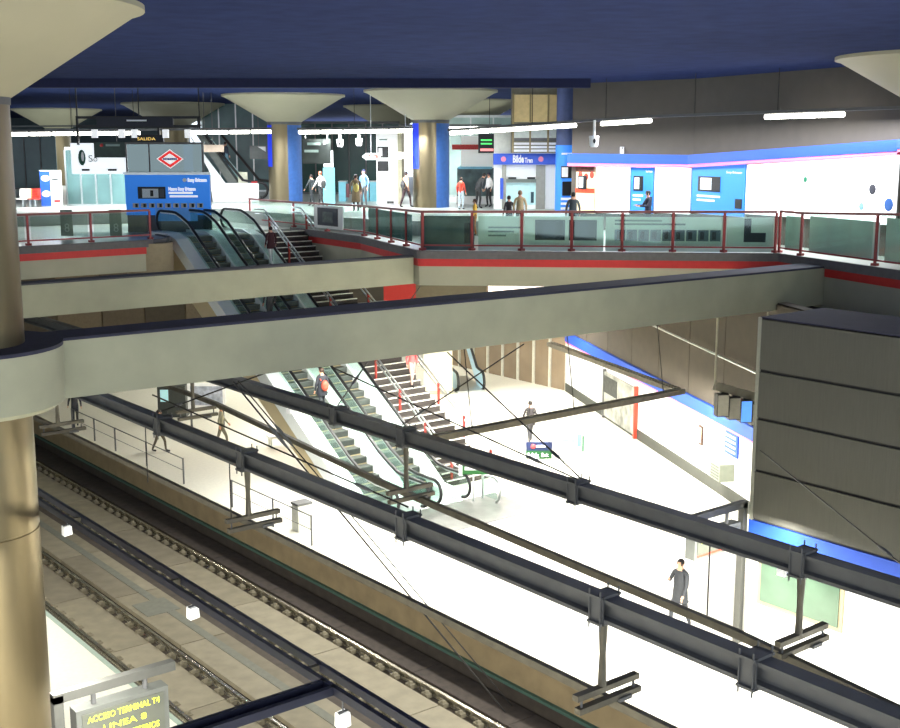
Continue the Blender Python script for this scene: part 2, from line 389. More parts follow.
# is local +Y away from the viewer? local Y = (-sin, cos)
ysgn = 1 if Vector((-math.sin(ang_p), math.cos(ang_p), 0)).dot(FW) > 0 else -1
if ysgn < 0:
    for v in wpl.data.vertices: v.co.y *= -1
    wpl.data.flip_normals()
def wpb(nm, x0, x1, t, z0, z1, m_, parent=wpl): return B(x0, x1, -t*ysgn, -.0*ysgn, z0, z1).build(nm, m_, parent)
wpb('white_lining', 0, Lp, .06, .0, 2.45, mat('white_lining', (238, 238, 236), .5, var=.02))
wpb('skirting', 0, Lp, .10, 0, .42, mat('grey_skirting', (58, 60, 54), .6, var=.1))
wpb('blue_band', 0, Lp, .16, 2.5, 2.95, BLUE); wpb('pink_stripe', 0, Lp, .14, 2.42, 2.5, PINK)
pm = mat('brown_wall_panel', (64, 56, 45), .75, var=.12, scale=2)
for k in range(11):
    wpb('wall_panel', k*3.0+.02, k*3.0+2.98, .05, 2.97, 7.1, pm)
for zz, t in ((4.2, .0),): MB().tube([(4, -.25*ysgn, 5.2), (Lp-3, -.25*ysgn, 4.6)], .04).build('conduit', CHROME, wpl)
def wall_frac(px):   # distance along the wall of a pixel column (floor level 1.4 m)
    r = ray(px, 420); r2 = Vector((r.x, r.y)); dr = Vector((PD.x, PD.y)); A = Vector((PA2.x, PA2.y))
    den = r2.x*dr.y-r2.y*dr.x; t = (A.x*dr.y-A.y*dr.x)/den; return (r2*t-A).length
def on_wall(name, label, cat, px): 
    q = PA2+PD*wall_frac(px); return thing(name, label, cat, (q.x, q.y, 0), ang_p)
# poster with red frame
wdt = wall_frac(638)-wall_frac(606)
po = on_wall('poster_case', 'tall poster case with red post on the white platform wall', 'poster', 606)
B(0, wdt, -.16*ysgn, -.07*ysgn, .12, 2.1).build('poster_sheet', mat('poster_print', (150, 150, 142), .5, var=.5, scale=2.2), po)
B(-.05, .1, -.2*ysgn, -.06*ysgn, .0, 2.2).build('dark_post', DARKST, po)
B(.1, wdt*.45, -.18*ysgn, -.15*ysgn, 1.2, 1.95).build('printed_picture', mat('print_grey', (52, 54, 50), .6, var=.5, scale=6), po)
B(wdt, wdt+.14, -.22*ysgn, -.06*ysgn, .0, 2.2).build('red_post', mat('bright_red', (206, 60, 40), .5), po)
# box, notice, blue list
bx_ = on_wall('wall_box', 'pale grey box standing out of the white platform wall', 'box', 728)
B(0, .8, -.6*ysgn, -.06*ysgn, .75, 1.35).build('box_body', mat('box_grey', (130, 136, 122), .5), bx_)
for k in range(5): B(.08, .72, -.615*ysgn, -.6*ysgn, .82+k*.1, .86+k*.1).build('vent_slat', mat('slat_grey', (80, 86, 76), .5), bx_)
nt_ = on_wall('notice', 'small brown framed notice on the white platform wall', 'notice', 702)
B(0, .32, -.12*ysgn, -.06*ysgn, 1.35, 2.05).build('notice_frame', mat('brown_frame', (60, 36, 26), .6), nt_)
B(.07, .25, -.13*ysgn, -.12*ysgn, 1.42, 1.98).build('notice_sheet', mat('notice_paper', (214, 190, 160), .6, var=.2, scale=14), nt_)
bl = on_wall('direction_list', 'blue sign with white lines on the white platform wall', 'sign', 729)
B(0, 1.0, -.13*ysgn, -.06*ysgn, 1.62, 2.4).build('sign_board', BLUE, bl)
for k in range(4): B(.1, .85, -.14*ysgn, -.13*ysgn, 1.72+.17*k, 1.79+.17*k).build('printed_line', WHITE, bl)

# glazed door wall at the far end of the platform
g0 = atz(566, 391, 0); g1 = g0 + Vector((-.02, 1, 0))*9.5
gw = tag(B(0, .15, 0, 9.6, 3.2, M-1.15).build('wall_back', mat('back_header', (110, 92, 70), .8)), 'glazed brown wall with doors at the far platform end', 'wall', kind='structure'); gw.location = g0
GB = mat('brown_glass', (128, 112, 92), .2, var=.1, scale=1)
for k in range(8):
    B(.04, .09, k*1.2+.08, k*1.2+1.12, .0, 3.2).build('pane', GB, gw)
    B(-.02, .14, k*1.2, k*1.2+.08, 0, 3.2).build('mullion', mat('mullion_pale', (200, 196, 180), .5), gw)
for k in (2, 4): MB().ball((-.05, k*1.2+.6, 2.3), .05, .09, .09).build('red_lamp', mat('red_lamp', (255, 40, 40), .5, emit=3), gw)
# back of the hall at platform level
bw = tag(B(-14, 62, 76, 76.4, -1.6, M-1.15).build('wall_back', mat('back_brown', (104, 90, 70), .8, var=.15, scale=.6)), 'dim brown end wall of the platform level', 'wall', kind='structure')
for k in range(14):
    B(4+k*3.0, 4+k*3.0+2.9, 75.9, 76, 0, 6.8).build('wall_panel', mat('back_panel_%d' % (k % 3), [(120, 104, 82), (96, 84, 66), (140, 122, 96)][k % 3], .7), bw)
struct('wall_back', B(-14, 62, 124.5, 125, M, ZT), mat('dark_teal_wall', (60, 76, 80), .6, var=.1), 'dim teal back wall of the concourse', 'wall')
struct('wall_left', B(-14.4, -14, -6, 76.4, -1.6, M-1.15), mat('left_wall', (150, 145, 130), .8), 'plain wall behind the near platform', 'wall')

# panelled service block on the right
XW = 22.8; sb = tag(B(XW+.05, 25.3, 2.0, 17.1, 0, 8.0).build('wall_right_block', mat('block_core', (50, 48, 46), .8)), 'tall grey panelled block with blue band and white base', 'wall', kind='structure')
PANEL = mat('ribbed_grey_panel', (80, 79, 72), .7, var=.06, scale=3, bump=.4, stretch=(1, 14, .6))
zs = [8.05, 6.78, 5.64, 4.38, 3.17]
for i in range(4):
    for k in range(2):
        B(XW, XW+.06, 17.12-(k+1)*7.4+.02, 17.12-k*7.4-.01, zs[i+1]+.05, zs[i]-.02).build('panel', PANEL, sb)
B(XW-.03, XW+.06, 2, 17.14, 2.72, 3.17).build('blue_band', BLUE, sb)
B(XW-.01, XW+.06, 2, 17.13, 0, 2.72).build('white_base', WHITE, sb)
B(XW, 25.3, 17.08, 17.12, 3.17, 8.0).build('end_panel', PANEL, sb)
B(XW-.02, XW+.04, 17.05, 17.14, 3.17, 8.05).build('corner_trim', mat('corner_metal', (140, 140, 128), .5), sb)
B(XW, 25.3, 2, 17.1, 8.0, 8.06).build('block_top', NAVYTOP, sb)
win = tag(empty('window_1', (XW, 0, 0)), 'wide window with greenish glass in the white base', 'window', kind='structure')
B(-.06, .0, 14.45, 16.78, 1.17, 2.53).build('window_frame', mat('window_frame', (150, 140, 110), .5), win)
for (ya, yb) in ((14.55, 15.52), (15.62, 16.68)): B(-.08, -.05, ya, yb, 1.27, 2.43).build('pane', mat('window_green', (80, 100, 84), .12, var=.15, scale=1.2), win)

# ================================================================== CONCRETE BEAMS
nb = thing('concrete_beam', 'long near concrete beam with dark top crossing the hall', 'beam', (0, 0, 0))
bpoly = lambda w_: [(7.2, 23.55), (33.45, 22.5), (33.45, 22.5+w_), (7.2, 23.55+w_)]
MB().prism(bpoly(1.0), 6.92, 8.10).build('beam_body', CONC, nb)
MB().prism(bpoly(1.05), 8.10, 8.16).build('beam_top', NAVYTOP, nb)
fb = thing('concrete_beam', 'far shorter concrete beam meeting the mezzanine corner', 'beam', (0, 0, 0))
B(7.6, 25.1, 33.6, 34.2, 7.18, 8.10).build('beam_body', CONC, fb)
B(7.6, 25.1, 33.6, 34.2, 8.10, 8.15).build('beam_top', mat('far_beam_top', (70, 70, 78), .8), fb)

# ================================================================== COLUMNS
BLUEGLOW = mat('blue_shaft_glow', (30, 56, 210), .5, emit=.5, var=.05)  # blue light on the shaft, painted as emissive colour
def column(label, px=None, d=None, xy=None, base=M2, r=.9, cap=3.3, led=False, capz=1.45):
    if xy is None:
        p = atd(px, 200, d); xy = (p.x, p.y)
    t = thing('column', label, 'column', (xy[0], xy[1], base))
    top = ZT-base
    MB().lathe([(r, 0), (r, top-capz)], n=40).build('shaft', STEEL, t, True)
    MB().lathe([(r+.02, top-capz-.12), (r+.03, top-capz+.1)], n=40).build('neck_ring', DARKST, t, True)
    if cap: MB().lathe([(r+.04, top-capz+.02), (cap-.15, top-.14), (cap, top-.1), (cap, top)], n=64).build('capital', CAP, t, True)
    return t
tn = column('large near steel column at the left edge with flared capital', xy=(7.02, 23.9), base=0, r=1.04, cap=3.62, capz=1.75)
MB().lathe([(1.1, 0), (1.1, 4.4), (1.08, 4.41), (1.08, 4.44), (1.1, 4.45), (1.1, 7.3)], n=56).build('cladding', STEEL, tn, True)
MB().lathe([(1.16, 6.84), (1.6, 6.90), (1.74, 7.0), (1.76, 8.1)], n=56).build('collar', CONC, tn, True)
MB().lathe([(1.76, 8.1), (1.76, 8.17), (1.06, 8.17)], n=56).build('collar_top', NAVYTOP, tn, True)
c430 = column('steel column with blue sleeve in front of the ticket shops', 431, 60)
c287 = column('steel column with blue sleeve beside the upper escalator', 286, 65.5)
for t in (c430, c287):      # right: advert wrap; left: blue glow on the shaft, as emissive colour
    for sgn in (-1, 1):
        mb = MB(); n = 10; vs_ = []
        a0 = -YAW - math.pi*.5
        for k in range(n+1):
            a = a0 + math.radians((-85+45*k/n) if sgn < 0 else (18+72*k/n))
            for rr, zz in ((.915, .0 if sgn > 0 else 1.9), (.915, 4.1)): vs_.append((rr*math.cos(a), rr*math.sin(a), zz))
        mb.add(vs_, [(2*k, 2*k+2, 2*k+3, 2*k+1) for k in range(n)]).build('blue_glow_and_wrap', BLUEGLOW if sgn < 0 else mat('blue_advert_wrap', (64, 112, 186), .5, var=.1), t, True)
column('far left column behind the white emblem sign', 62, 92)
column('far column behind the blue phone billboard', 177, 79)
column('far column behind the white pillar poster', 392, 84)
column('far column behind the ticket shops', 468, 74)
column('column at the right edge with flared capital', 940, 36.6, base=M)
c566 = thing('column', 'slim round pillar wrapped in blue phone advert', 'column', tuple(Vector((atd(566, 200, 56).x, atd(566, 200, 56).y, M2))))
MB().lathe([(.5, 0), (.5, ZT-M2)], n=32).build('shaft', mat('blue_grey_pillar', (70, 84, 130), .5), c566, True)
MB().lathe([(.52, 0), (.52, 3.05)], n=32).build('advert_wrap', BLUEAD, c566, True)
q = empty('advert', (0, 0, 0)); q.parent = c566; bpy.data.objects.remove(q)
def on_c566(nm, x0, x1, z0, z1, m_):
    o = B(x0, x1, -.56, -.5, z0, z1).build(nm, m_, c566); o.rotation_euler = (0, 0, -YAW+.2); return o
on_c566('phone_picture', -.42, .25, 1.55, 2.1, BLACK); on_c566('phone_screen', -.4, -.1, 1.6, 2.05, WHITE).scale = (1, 1.02, 1)
on_c566('phone_picture', -.35, .25, .75, 1.4, BLACK)
for k in range(3): on_c566('printed_line', -.4, .3-.1*k, .55-.22*k, .66-.22*k, WHITE)
on_c566('printed_line', -.4, .3, 2.62, 2.7, WHITE)

# ================================================================== RAILINGS
GADS = mat('board_teal', (224, 240, 232), .4, var=.06, scale=2)
RAILBR = mat('railing_red_brown', (158, 66, 66), .5, var=.1)
TOPR = mat('railing_top', (140, 84, 80), .4, .2, var=.1)
def railing(label, pts, posts, h=1.2, base=M, gl=None, group=None):
    """pts: list of plan points; posts = number of bays per leg"""
    t = thing('glass_railing', label, 'railing', (pts[0][0], pts[0][1], base), 0, group)
    o = Vector((pts[0][0], pts[0][1], 0))
    for leg, (a, b) in enumerate(zip(pts[:-1], pts[1:])):
        a = Vector((*a, 0))-o; b = Vector((*b, 0))-o; nb_ = posts[leg]
        hs = h[leg] if isinstance(h, (list, tuple)) else (h, h)
        Z1 = Vector((0, 0, 1))
        MB().bar(a+Z1*hs[0], b+Z1*hs[1], .12, .08).build('top_rail', TOPR, t)
        MB().bar(a+Z1*.17, b+Z1*.17, .05, .05).build('bottom_rail', RAILBR, t)
        for k in range(nb_+1):
            if leg and k == 0: continue
            p = a.lerp(b, k/nb_); hh = hs[0]+(hs[1]-hs[0])*k/nb_
            MB().bar(p+Z1*.0, p+Z1*(hh-.03), .07, .07).box(p.x-.09, p.x+.09, p.y-.09, p.y+.09, 0, .08).build('post', RAILBR, t)
        for k in range(nb_):
            p = a.lerp(b, (k+.05)/nb_); q_ = a.lerp(b, (k+.95)/nb_); z1 = hs[0]+(hs[1]-hs[0])*(k+.5)/nb_
            MB().bar(p+Z1*(.2+z1-.06)/2, q_+Z1*(.2+z1-.06)/2, .02, z1-.28).build('glass_panel', gl or G_CLEAR, t)
    return t
pL0 = (10.5, 43.85)
railing('red framed glass railing at the left above the red strip', [pL0, (20.0, 43.85)], [4], 1.12, M+.06)
railing('red glass railing running along the stairwell', [(28.1, 50.5), (27.95, 46.3), (27.42, 40), (25.3, 33.35)], [1, 2, 4], [(1.1, 1.1), (1.1, 1.2), (1.2, 1.33)], M+.06)
nmid = Vector((8.4, 8.95, 0)).normalized()*.12
m0, m1 = Vector((25.3, 33.35, 0))+nmid*.6, Vector((34.0, 25.0, 0))+nmid
railing('long red glass railing with advert boards facing the void', [(m0.x, m0.y), (m1.x, m1.y)], [7], [(1.33, 1.38)], M+.06)
railing('red glass railing turning toward the right edge', [(m1.x+.15, m1.y-.05), (33.85, 23.9), (31.65, 17.0), (30.3, 13)], [1, 2, 1], [(1.4, 1.4), (1.4, 1.72), (1.72, 1.9)], M+.06)
# advert boards behind the long railing
u = (m1-m0).normalized(); ang_m = math.atan2(u.y, u.x); Lm = (m1-m0).length
def along(px):
    r = ray(px, 225); r2 = Vector((r.x, r.y)); dr = Vector((u.x, u.y)); A = Vector((m0.x, m0.y)); den = r2.x*dr.y-r2.y*dr.x
    return (r2*((A.x*dr.y-A.y*dr.x)/den)-A).dot(dr)
def rail_board(label, px0, px1, m_):
    a = along(px0); b = along(px1); p = m0+u*a+Vector((-u.y, u.x, 0))*.16
    o = thing('advert_board', label, 'advert board', (p.x, p.y, M), ang_m)
    B(0, b-a, 0, .04, .05, 1.24).build('board', m_, o); return o, (lambda px: along(px)-a)
DIM = mat('print_dim', (120, 140, 136), .5); DKP = mat('dark_print', (34, 38, 52), .4, var=.3, scale=6)
o, f_ = rail_board('dark advert board behind the railing near the steel column', 420, 474, mat('board_dark', (70, 90, 92), .4, var=.5, scale=1.2))
B(f_(464), f_(472), -.015, 0, .3, 1.0).build('printed_picture', DKP, o)
o, f_ = rail_board('pale advert board with two dark phone pictures behind the railing', 478, 604, GADS)
for k in range(3): B(f_(488), f_(522-8*k), -.01, 0, .82-.14*k, .88-.14*k).build('printed_line', DIM, o)
for (a, b) in ((535, 565), (569, 597)):
    B(f_(a), f_(b), -.012, 0, .42, 1.12).build('phone_picture', DKP, o); B(f_(a)+.25*(f_(b)-f_(a)), f_(b)-.3*(f_(b)-f_(a)), -.02, -.012, .5, 1.04).build('phone_screen', mat('dim_screen', (60, 66, 84), .3, var=.5, scale=8), o)
o, f_ = rail_board('pale advert board with a row of phones behind the railing', 606, 778, GADS)
for k in range(2): B(f_(615), f_(662+24*k), -.01, 0, 1.08-.12*k, 1.14-.12*k).build('printed_line', DIM, o)
for k in range(9):
    a = 615+k*12; B(f_(a), f_(a+10.5), -.012, 0, .42, .80).build('phone_picture', mat('row_print', (86, 110, 122), .4), o)
    B(f_(a+2), f_(a+6), -.02, -.012, .48, .74).build('phone_screen', DKP, o)
B(f_(745), f_(752), -.012, 0, .42, 1.2).build('phone_picture', DKP, o); B(f_(745), f_(767), -.013, 0, .4, .72).build('phone_picture', DKP, o)
for (pa, pb, hh, lab) in (((34.05, 24.75), (33.95, 24.05), 1.25, 'narrow grey board behind the railing corner post'), ((33.9, 23.7), (32.85, 20.5), 1.3, 'frosted grey board in the right railing beside the corner'), ((32.75, 20.2), (31.75, 17.2), 1.45, 'frosted grey board in the right railing near the picture edge')):
    o = thing('advert_board', lab, 'advert board', (pa[0]+.12, pa[1], M), 0)
    MB().bar((0, 0, .12+hh/2), (pb[0]-pa[0], pb[1]-pa[1], .12+hh/2), .03, hh-.1).build('board', GADS, o)
# black framed picture on the stairwell railing
fr = thing('framed_poster', 'black framed poster on the stairwell railing beside the escalators', 'poster', tuple(Vector((27.55, 42.8, M+.2))), 0)
B(-.04, 0, -1.1, 1.1, .0, .95).build('poster_sheet', WHITE, fr); B(-.06, -.035, -.75, .8, .12, .86).build('poster_print', DKP, fr)
B(-.07, -.055, -.4, .4, .26, .70).build('poster_picture', mat('poster_mid', (80, 90, 90), .5, var=.5, scale=5), fr)
ob = thing('advert_board', 'teal advert board inside the side railing panels', 'advert board', (26.55, 36.9, M), 0)
MB().bar((.75, 2.6, .75), (-.85, -2.4, .75), .03, .95).build('board', mat('board_sea', (96, 130, 132), .4, var=.3, scale=2), ob)

# ================================================================== ESCALATORS
YB, YT = 32.3, 45.2; SL = M/(YT-YB)
def handrail_path(h0=.95, n=10):
    pts = []
    cyb, czb, r = 30.75, h0-.42, .42
    for k in range(n+1):
        a = math.pi*1.5 - math.pi*k/n; pts.append((cyb+r*math.cos(a)*1.0, czb+r*math.sin(a)))
    pts = [(y_, z_) for y_, z_ in pts]
    pts += [(31.6, h0), (32.1, h0+.06), (32.6, h0+.06+.22)]
    pts += [(33.2, h0+(33.2-YB)*SL), (44.6, h0+(44.6-YB)*SL), (45.2, M+h0-.16), (45.7, M+h0-.02), (46.0, M+h0)]
    cyt = 47.1
    for k in range(n+1):
        a = math.pi/2 - math.pi*k/n; pts.append((cyt+r*math.cos(a), M+h0-r+r*math.sin(a)))
    return pts
def line_z(y): return 0 if y < YB else (M if y > YT else (y-YB)*SL)
STEPM = mat('step_grey', (92, 96, 92), .5, .5, var=.1); GLB = glass('balustrade_glass', (232, 244, 240), .07)
WDECK = mat('white_deck', (246, 250, 248), .45, 0, var=.02)
CLAD = mat('escalator_cladding', (206, 190, 152), .6, var=.03, scale=1)
def escalator(label, xl, xr, left_deck, right_deck):
    t = thing('escalator', label, 'escalator', ((xl+xr)/2, YB, 0))
    ox = (xl+xr)/2
    hp = handrail_path()
    for x in (xl-ox, xr-ox):
        hr = MB().tube([(x, y_-YB, z_) for y_, z_ in hp], .055, 8).build('handrail', BLACK, t, True)
        trim = [(x+(.0), y_-YB, z_-.07) for y_, z_ in hp[10:-10]]
        MB().tube(trim, .035, 6).build('rail_trim', CHROME, hr, True)
        low = [(30.75, .06), (32.3, .10), (33.0, .15+(33.0-YB)*SL), (44.6, .15+(44.6-YB)*SL), (45.4, M+.08), (47.1, M+.06)]
        poly = [(y_-YB, z_) for y_, z_ in low] + [(y_-YB, z_-.03) for y_, z_ in hp[::-1]]
        MB().prism_x(poly, x-.01, x+.01).build('balustrade', GLB, t)
    def deck(x0, x1, top, m_, nm):
        prof = [(30.9, top-.08), (32.3, top), (33.0, top+(33.0-YB)*SL+.05), (44.7, top+(44.7-YB)*SL+.05), (45.5, M+top-.06), (47.2, M+top-.08)]
        low = [(47.2, M-.1), (45.5, M-.12), (32.95, -.0), (30.9, 0)]
        MB().prism_x([(y_-YB, z_) for y_, z_ in prof+low], x0-ox, x1-ox).build(nm, m_, t)
    deck(xl-left_deck, xl+.09, .2, WDECK, 'deck'); deck(xr-.09, xr+right_deck, .2, WDECK, 'deck')
    # truss under the steps
    MB().prism_x([(31-YB, .0), (32.3-YB, .0), (45.2-YB, M-.12), (47.2-YB, M-.12), (47.2-YB, M-1.0), (45.6-YB, M-1.3), (33.9-YB, 0)], xl-ox-left_deck+.05, xr-ox+right_deck-.05).build('truss_cladding', CLAD, t)
    n = 34; dy = (YT-YB)/n; me = B(xl-ox+.1, xr-ox-.1, 0, dy*1.02, -.2, .0).mesh('step', STEPM)
    nm_ = B(xl-ox+.1, xr-ox-.1, -.01, .035, -.02, .012).mesh('step_edge', mat('step_edge_pale', (110, 114, 110), .5, .3))
    for k in range(n):
        s_ = link('step', me, t, (0, k*dy, (k+.9)*M/n)); link('step_edge', nm_, s_)
    for y0, y1, z in ((30.6, 32.3, .03), (45.2, 47.2, M+.02)): B(xl-ox+.1, xr-ox-.1, y0-YB, y1-YB, z-.12, z).build('comb_plate', CHROME, t)
    return t
escalator('left escalator carrying the man with the red bag', 22.0, 23.25, .55, .25)
escalator('right escalator next to the dark stairs', 23.75, 25.0, .25, .45)
wl = thing('wall_drum', 'beige curved wall end under the left railing corner', 'wall end', (20.2, 44.4, 0))
MB().lathe([(.9, 6.6), (.9, 8.2)], n=32).build('drum', mat('drum_beige', (150, 136, 110), .6), wl, True)

lpt = thing('landing_plate', 'grey steel floor plate at the foot of the escalators', 'floor plate', (24.2, 29.4, 0))
B(-2.6, 2.2, -1.1, 1.3, 0, .012).build('plate', mat('plate_grey', (96, 96, 92), .45, .0, var=.2, scale=2), lpt); B(-2.6, 2.2, -1.16, -1.1, 0, .014).build('plate_edge', DARKST, lpt)
# stairs
st = thing('staircase', 'dark stairs with white nosings beside the escalators', 'stairs', (26.6, YB-.6, 0))
n = 42; dy = (YT-YB)/n
sm = B(-1.05, 1.05, 0, dy*1.05, -.22, 0).mesh('step', mat('stair_dark', (64, 58, 54), .7, var=.1)); nm_ = B(-1.03, 1.03, -.015, .05, -.02, .012).mesh('nosing', mat('nosing_white', (226, 224, 214), .6))
for k in range(n):
    s_ = link('step', sm, st, (0, .6+k*dy, (k+1)*M/n)); link('nosing', nm_, s_)
MB().prism_x([(.6, 0), (.6+YT-YB, M-.25), (.6+YT-YB+.7, M-.25), (.6+YT-YB+.7, M-.9), (1.9, 0)], -1.1, 1.1).build('stringer', mat('stringer', (150, 120, 100), .7), st)
for x, lab in ((-.75, 'stair_rail'), (1.08, 'stair_rail')):
    for hh in (.95, .75):
        MB().tube([(x, -.3, hh), (x, .5, hh), (x, .6+YT-YB, M+hh), (x, .6+YT-YB+.8, M+hh)], .035, 8).build(lab, CHROME, st, True)
    for k in range(9):
        y_ = .7+k*1.55; z_ = (y_-.6)*SL
        B(x-.035, x+.035, y_-.035, y_+.035, max(0, z_-.1), z_+.95).build('red_post', mat('post_red', (150, 44, 34), .5), st)
ss = thing('safety_barrier', 'small chrome hoop barrier at the foot of the stairs', 'barrier', (25.7, 29.6, 0))
MB().tube([(0, .9, .0), (0, .9, .85), (0, .3, .85), (0, .05, .7), (0, -.05, .45), (0, .05, .15), (0, .2, .0)], .05, 8).build('hoop', CHROME, ss, True)
B(-.02, .02, .15, .88, .1, .75).build('hoop_glass', GLB, ss)
gs = thing('exit_sign', 'green exit sign in front of the stair foot', 'sign', (25.2, 30.4, 0), -YAW)
B(-.45, .5, -.03, .03, .95, 1.45).build('sign_board', mat('sign_green', (16, 90, 30), .4, emit=.2), gs)
B(-.3, .4, -.04, -.03, 1.1, 1.22).build('arrow_bar', WHITE, gs); B(-.03, .03, -.03, .03, 0, .96).build('sign_post', CHROME, gs)
B(-.5, -.38, -.04, .04, .9, 1.5).build('sign_end', WHITE, gs)
# second escalator end seen at the far platform
fe = thing('escalator', 'distant escalator end with rounded handrail beside the glazed wall', 'escalator', tuple(atz(470, 392, 0)), -.45)
for x in (-.65, .65):
    pts = [(x, 3.5, 2.4), (x, 1.2, 1.0), (x, .5, .98)] + [(x, .2+.5*math.cos(a), .52+.46*math.sin(a)) for a in [math.pi/2+math.pi*k/8 for k in range(9)]]
    MB().tube(pts, .07, 8).build('handrail', BLACK, fe, True)
    MB().prism_x([(3.5, 1.6), (3.5, 2.35), (1.2, .95), (.2, .93), (-.2, .5), (.1, .1), (1.2, .12)], x-.015, x+.015).build('balustrade', mat('pale_panel', (180, 214, 230), .3), fe)
B(-.7, .7, -.3, 3.6, -.0, .12).build('floor_plate', CHROME, fe)
k0 = atz(440, 394, 0)
pw = thing('pillar', 'cream square pillar behind the stairs', 'pillar', (k0.x, k0.y, 0), -YAW)
B(-.8, .6, 0, .8, 0, M-1.15).build('pillar_body', mat('cream_pillar', (222, 214, 186), .6), pw); B(-.86, .66, -.06, .86, 0, .15).build('pillar_base', CONC2, pw)

# ================================================================== OVERHEAD GIRDERS AND CONDUCTOR BARS
def ibeam(t, x, z, y0, y1, wd=.28, ht=.36, nm='girder_bar'):
    a, b = wd/2, ht/2; tw = .05; tf = .06
    MB().prism_y([(x-a, z-b), (x+a, z-b), (x+a, z-b+tf), (x+tw, z-b+tf*1.4), (x+tw, z+b-tf*1.4), (x+a, z+b-tf), (x+a, z+b), (x-a, z+b), (x-a, z+b-tf), (x-tw, z+b-tf*1.4), (x-tw, z-b+tf*1.4), (x-a, z-b+tf)], y0, y1).build(nm, DARKST, t)
def hanger(t, x, y, ztop, zbot, side=1):
    h_ = MB().tube([(x, y, ztop), (x, y, (ztop+zbot)/2), (x, y, zbot)], [.075, .05, .07], 8).build('hanger_rod', PIPE, t, True)
    B(x-.55, x+.75, y-.06, y+.06, zbot-.02, zbot+.07).build('cross_arm', PIPE, t)
    B(x-.5, x+.8, y-.06, y+.06, zbot-.24, zbot-.15).build('cross_arm', PIPE, t)
    for xx in (-.42, .68): MB().tube([(x+xx, y, zbot-.22), (x+xx, y, zbot+.02)], .02, 6).build('arm_bolt', DARKST, t)
    B(x+.3, x+.56, y-.1, y+.1, zbot-.26, zbot-.2).build('clamp_foot', DARKST, t)
def clamp(t, x, y, z, wd=.28, ht=.36):
    mb = MB()
    for s_ in (-1, 1):
        mb.box(x+s_*(wd/2+.015)-.015, x+s_*(wd/2+.015)+.015, y-.14, y+.14, z-ht/2-.04, z+ht/2+.04)
        mb.box(x-wd/2-.07, x+wd/2+.07, y-.14, y+.14, z+s_*(ht/2+.02)-.02, z+s_*(ht/2+.02)+.02)
    mb.build('clamp_plate', DARKST, t)
    for sx in (-1, 1):
        for sy in (-1, 1):
            MB().tube([(x+sx*(wd/2+.05), y+sy*.11, z-ht/2-.12), (x+sx*(wd/2+.05), y+sy*.11, z+ht/2+.12)], .014, 6).build('clamp_bolt', DARKST, t)
g1_ = thing('girder', 'lower dark girder over the near track with hanging arms', 'girder', (0, 0, 0))
ibeam(g1_, 12.1, 5.35, 3, 62)
for y_ in (33.3, 22.2, 11.6): hanger(g1_, 12.1, y_, 5.18, 4.05); clamp(g1_, 12.1, y_, 5.35)
for y_ in (26.3, 16.4, 8.9): clamp(g1_, 12.1, y_, 5.35)
g2_ = thing('girder', 'upper dark girder over the far track with hanging arms', 'girder', (0, 0, 0))
ibeam(g2_, 16.0, 5.34, 3, 62)
for y_ in (32.6, 21.75, 10.95): hanger(g2_, 16.0, y_, 5.17, 4.05); clamp(g2_, 16.0, y_, 5.34)
for y_ in (24.6, 16.1, 8.9): clamp(g2_, 16.0, y_, 5.34)
cbar = tag(MB().bar((12.53, 2, 3.66), (12.53, 64, 3.66), .11, .13).build('conductor_bar', PIPE), 'thin conductor bar hung below the lower girder', 'conductor bar')
mb = MB(); zz = [(15.2, 4), (15.45, 8.9), (15.85, 12.0), (16.1, 16.7), (16.46, 23.1), (17.6, 34.3), (17.8, 45), (17.5, 60)]
for a, b in zip(zz[:-1], zz[1:]): mb.bar((a[0], a[1]-.02, 3.78), (b[0], b[1]+.02, 3.78), .12, .14)
tag(mb.build('conductor_bar', PIPE), 'thin conductor bar hung below the upper girder', 'conductor bar')
# stay wires (V pairs) from the girder clamps to the concrete beams / slab edge
WIRE = mat('stay_wire', (46, 44, 42), .5, .4)
def wire(pts, label, r=.018, turn=True):
    t = thing('stay_wire', label, 'wire', tuple(Vector(pts[0])))
    o0 = Vector(pts[0]); a, b = Vector(pts[0])-o0, Vector(pts[-1])-o0
    MB().tube([a, b], r, 6).build('wire', WIRE, t)
    if turn: MB().tube([a.lerp(b, .12), a.lerp(b, .14), a.lerp(b, .17), a.lerp(b, .19)], [r, .04, .04, r], 6).build('turnbuckle', DARKST, t)
wire([(15.95, 16.1, 5.6), (14.6, 22.6, 7.0)], 'left stay wire rising from the middle clamp of the upper girder')
wire([(16.05, 16.1, 5.6), (17.9, 22.6, 7.0)], 'right stay wire rising from the middle clamp of the upper girder')
wire([(16.05, 8.9, 5.6), (22.78, 12.5, 7.6)], 'stay wire from the upper girder to the grey panels')
wire([(16.1, 8.95, 5.6), (22.78, 16.9, 4.9)], 'long stay wire crossing the lower grey panels')
wire([(16.0, 21.9, 5.6), (20.4, 22.6, 6.95)], 'stay wire from the upper girder beside the stairs')
wire([(16.0, 24.6, 5.6), (25.5, 33.6, 7.2)], 'stay wire from the upper girder past the far pillar')
wire([(12.1, 26.3, 5.7), (13.6, 23.5, 6.95)], 'short stay wire at the far end of the lower girder')
wire([(12.1, 16.4, 5.7), (10.2, 22.6, 6.95)], 'stay wire from the lower girder toward the near beam', turn=True)
e0 = aty(240, 387, 22.6)
wire([(e0.x, 22.9, 6.93), tuple(atz(505, 712, -1.12))], 'long slack cable falling from the near beam to the track', .02)
wire([(e0.x+.12, 22.9, 6.93), tuple(atz(512, 706, -1.12))], 'second long cable falling from the near beam to the track', .014)
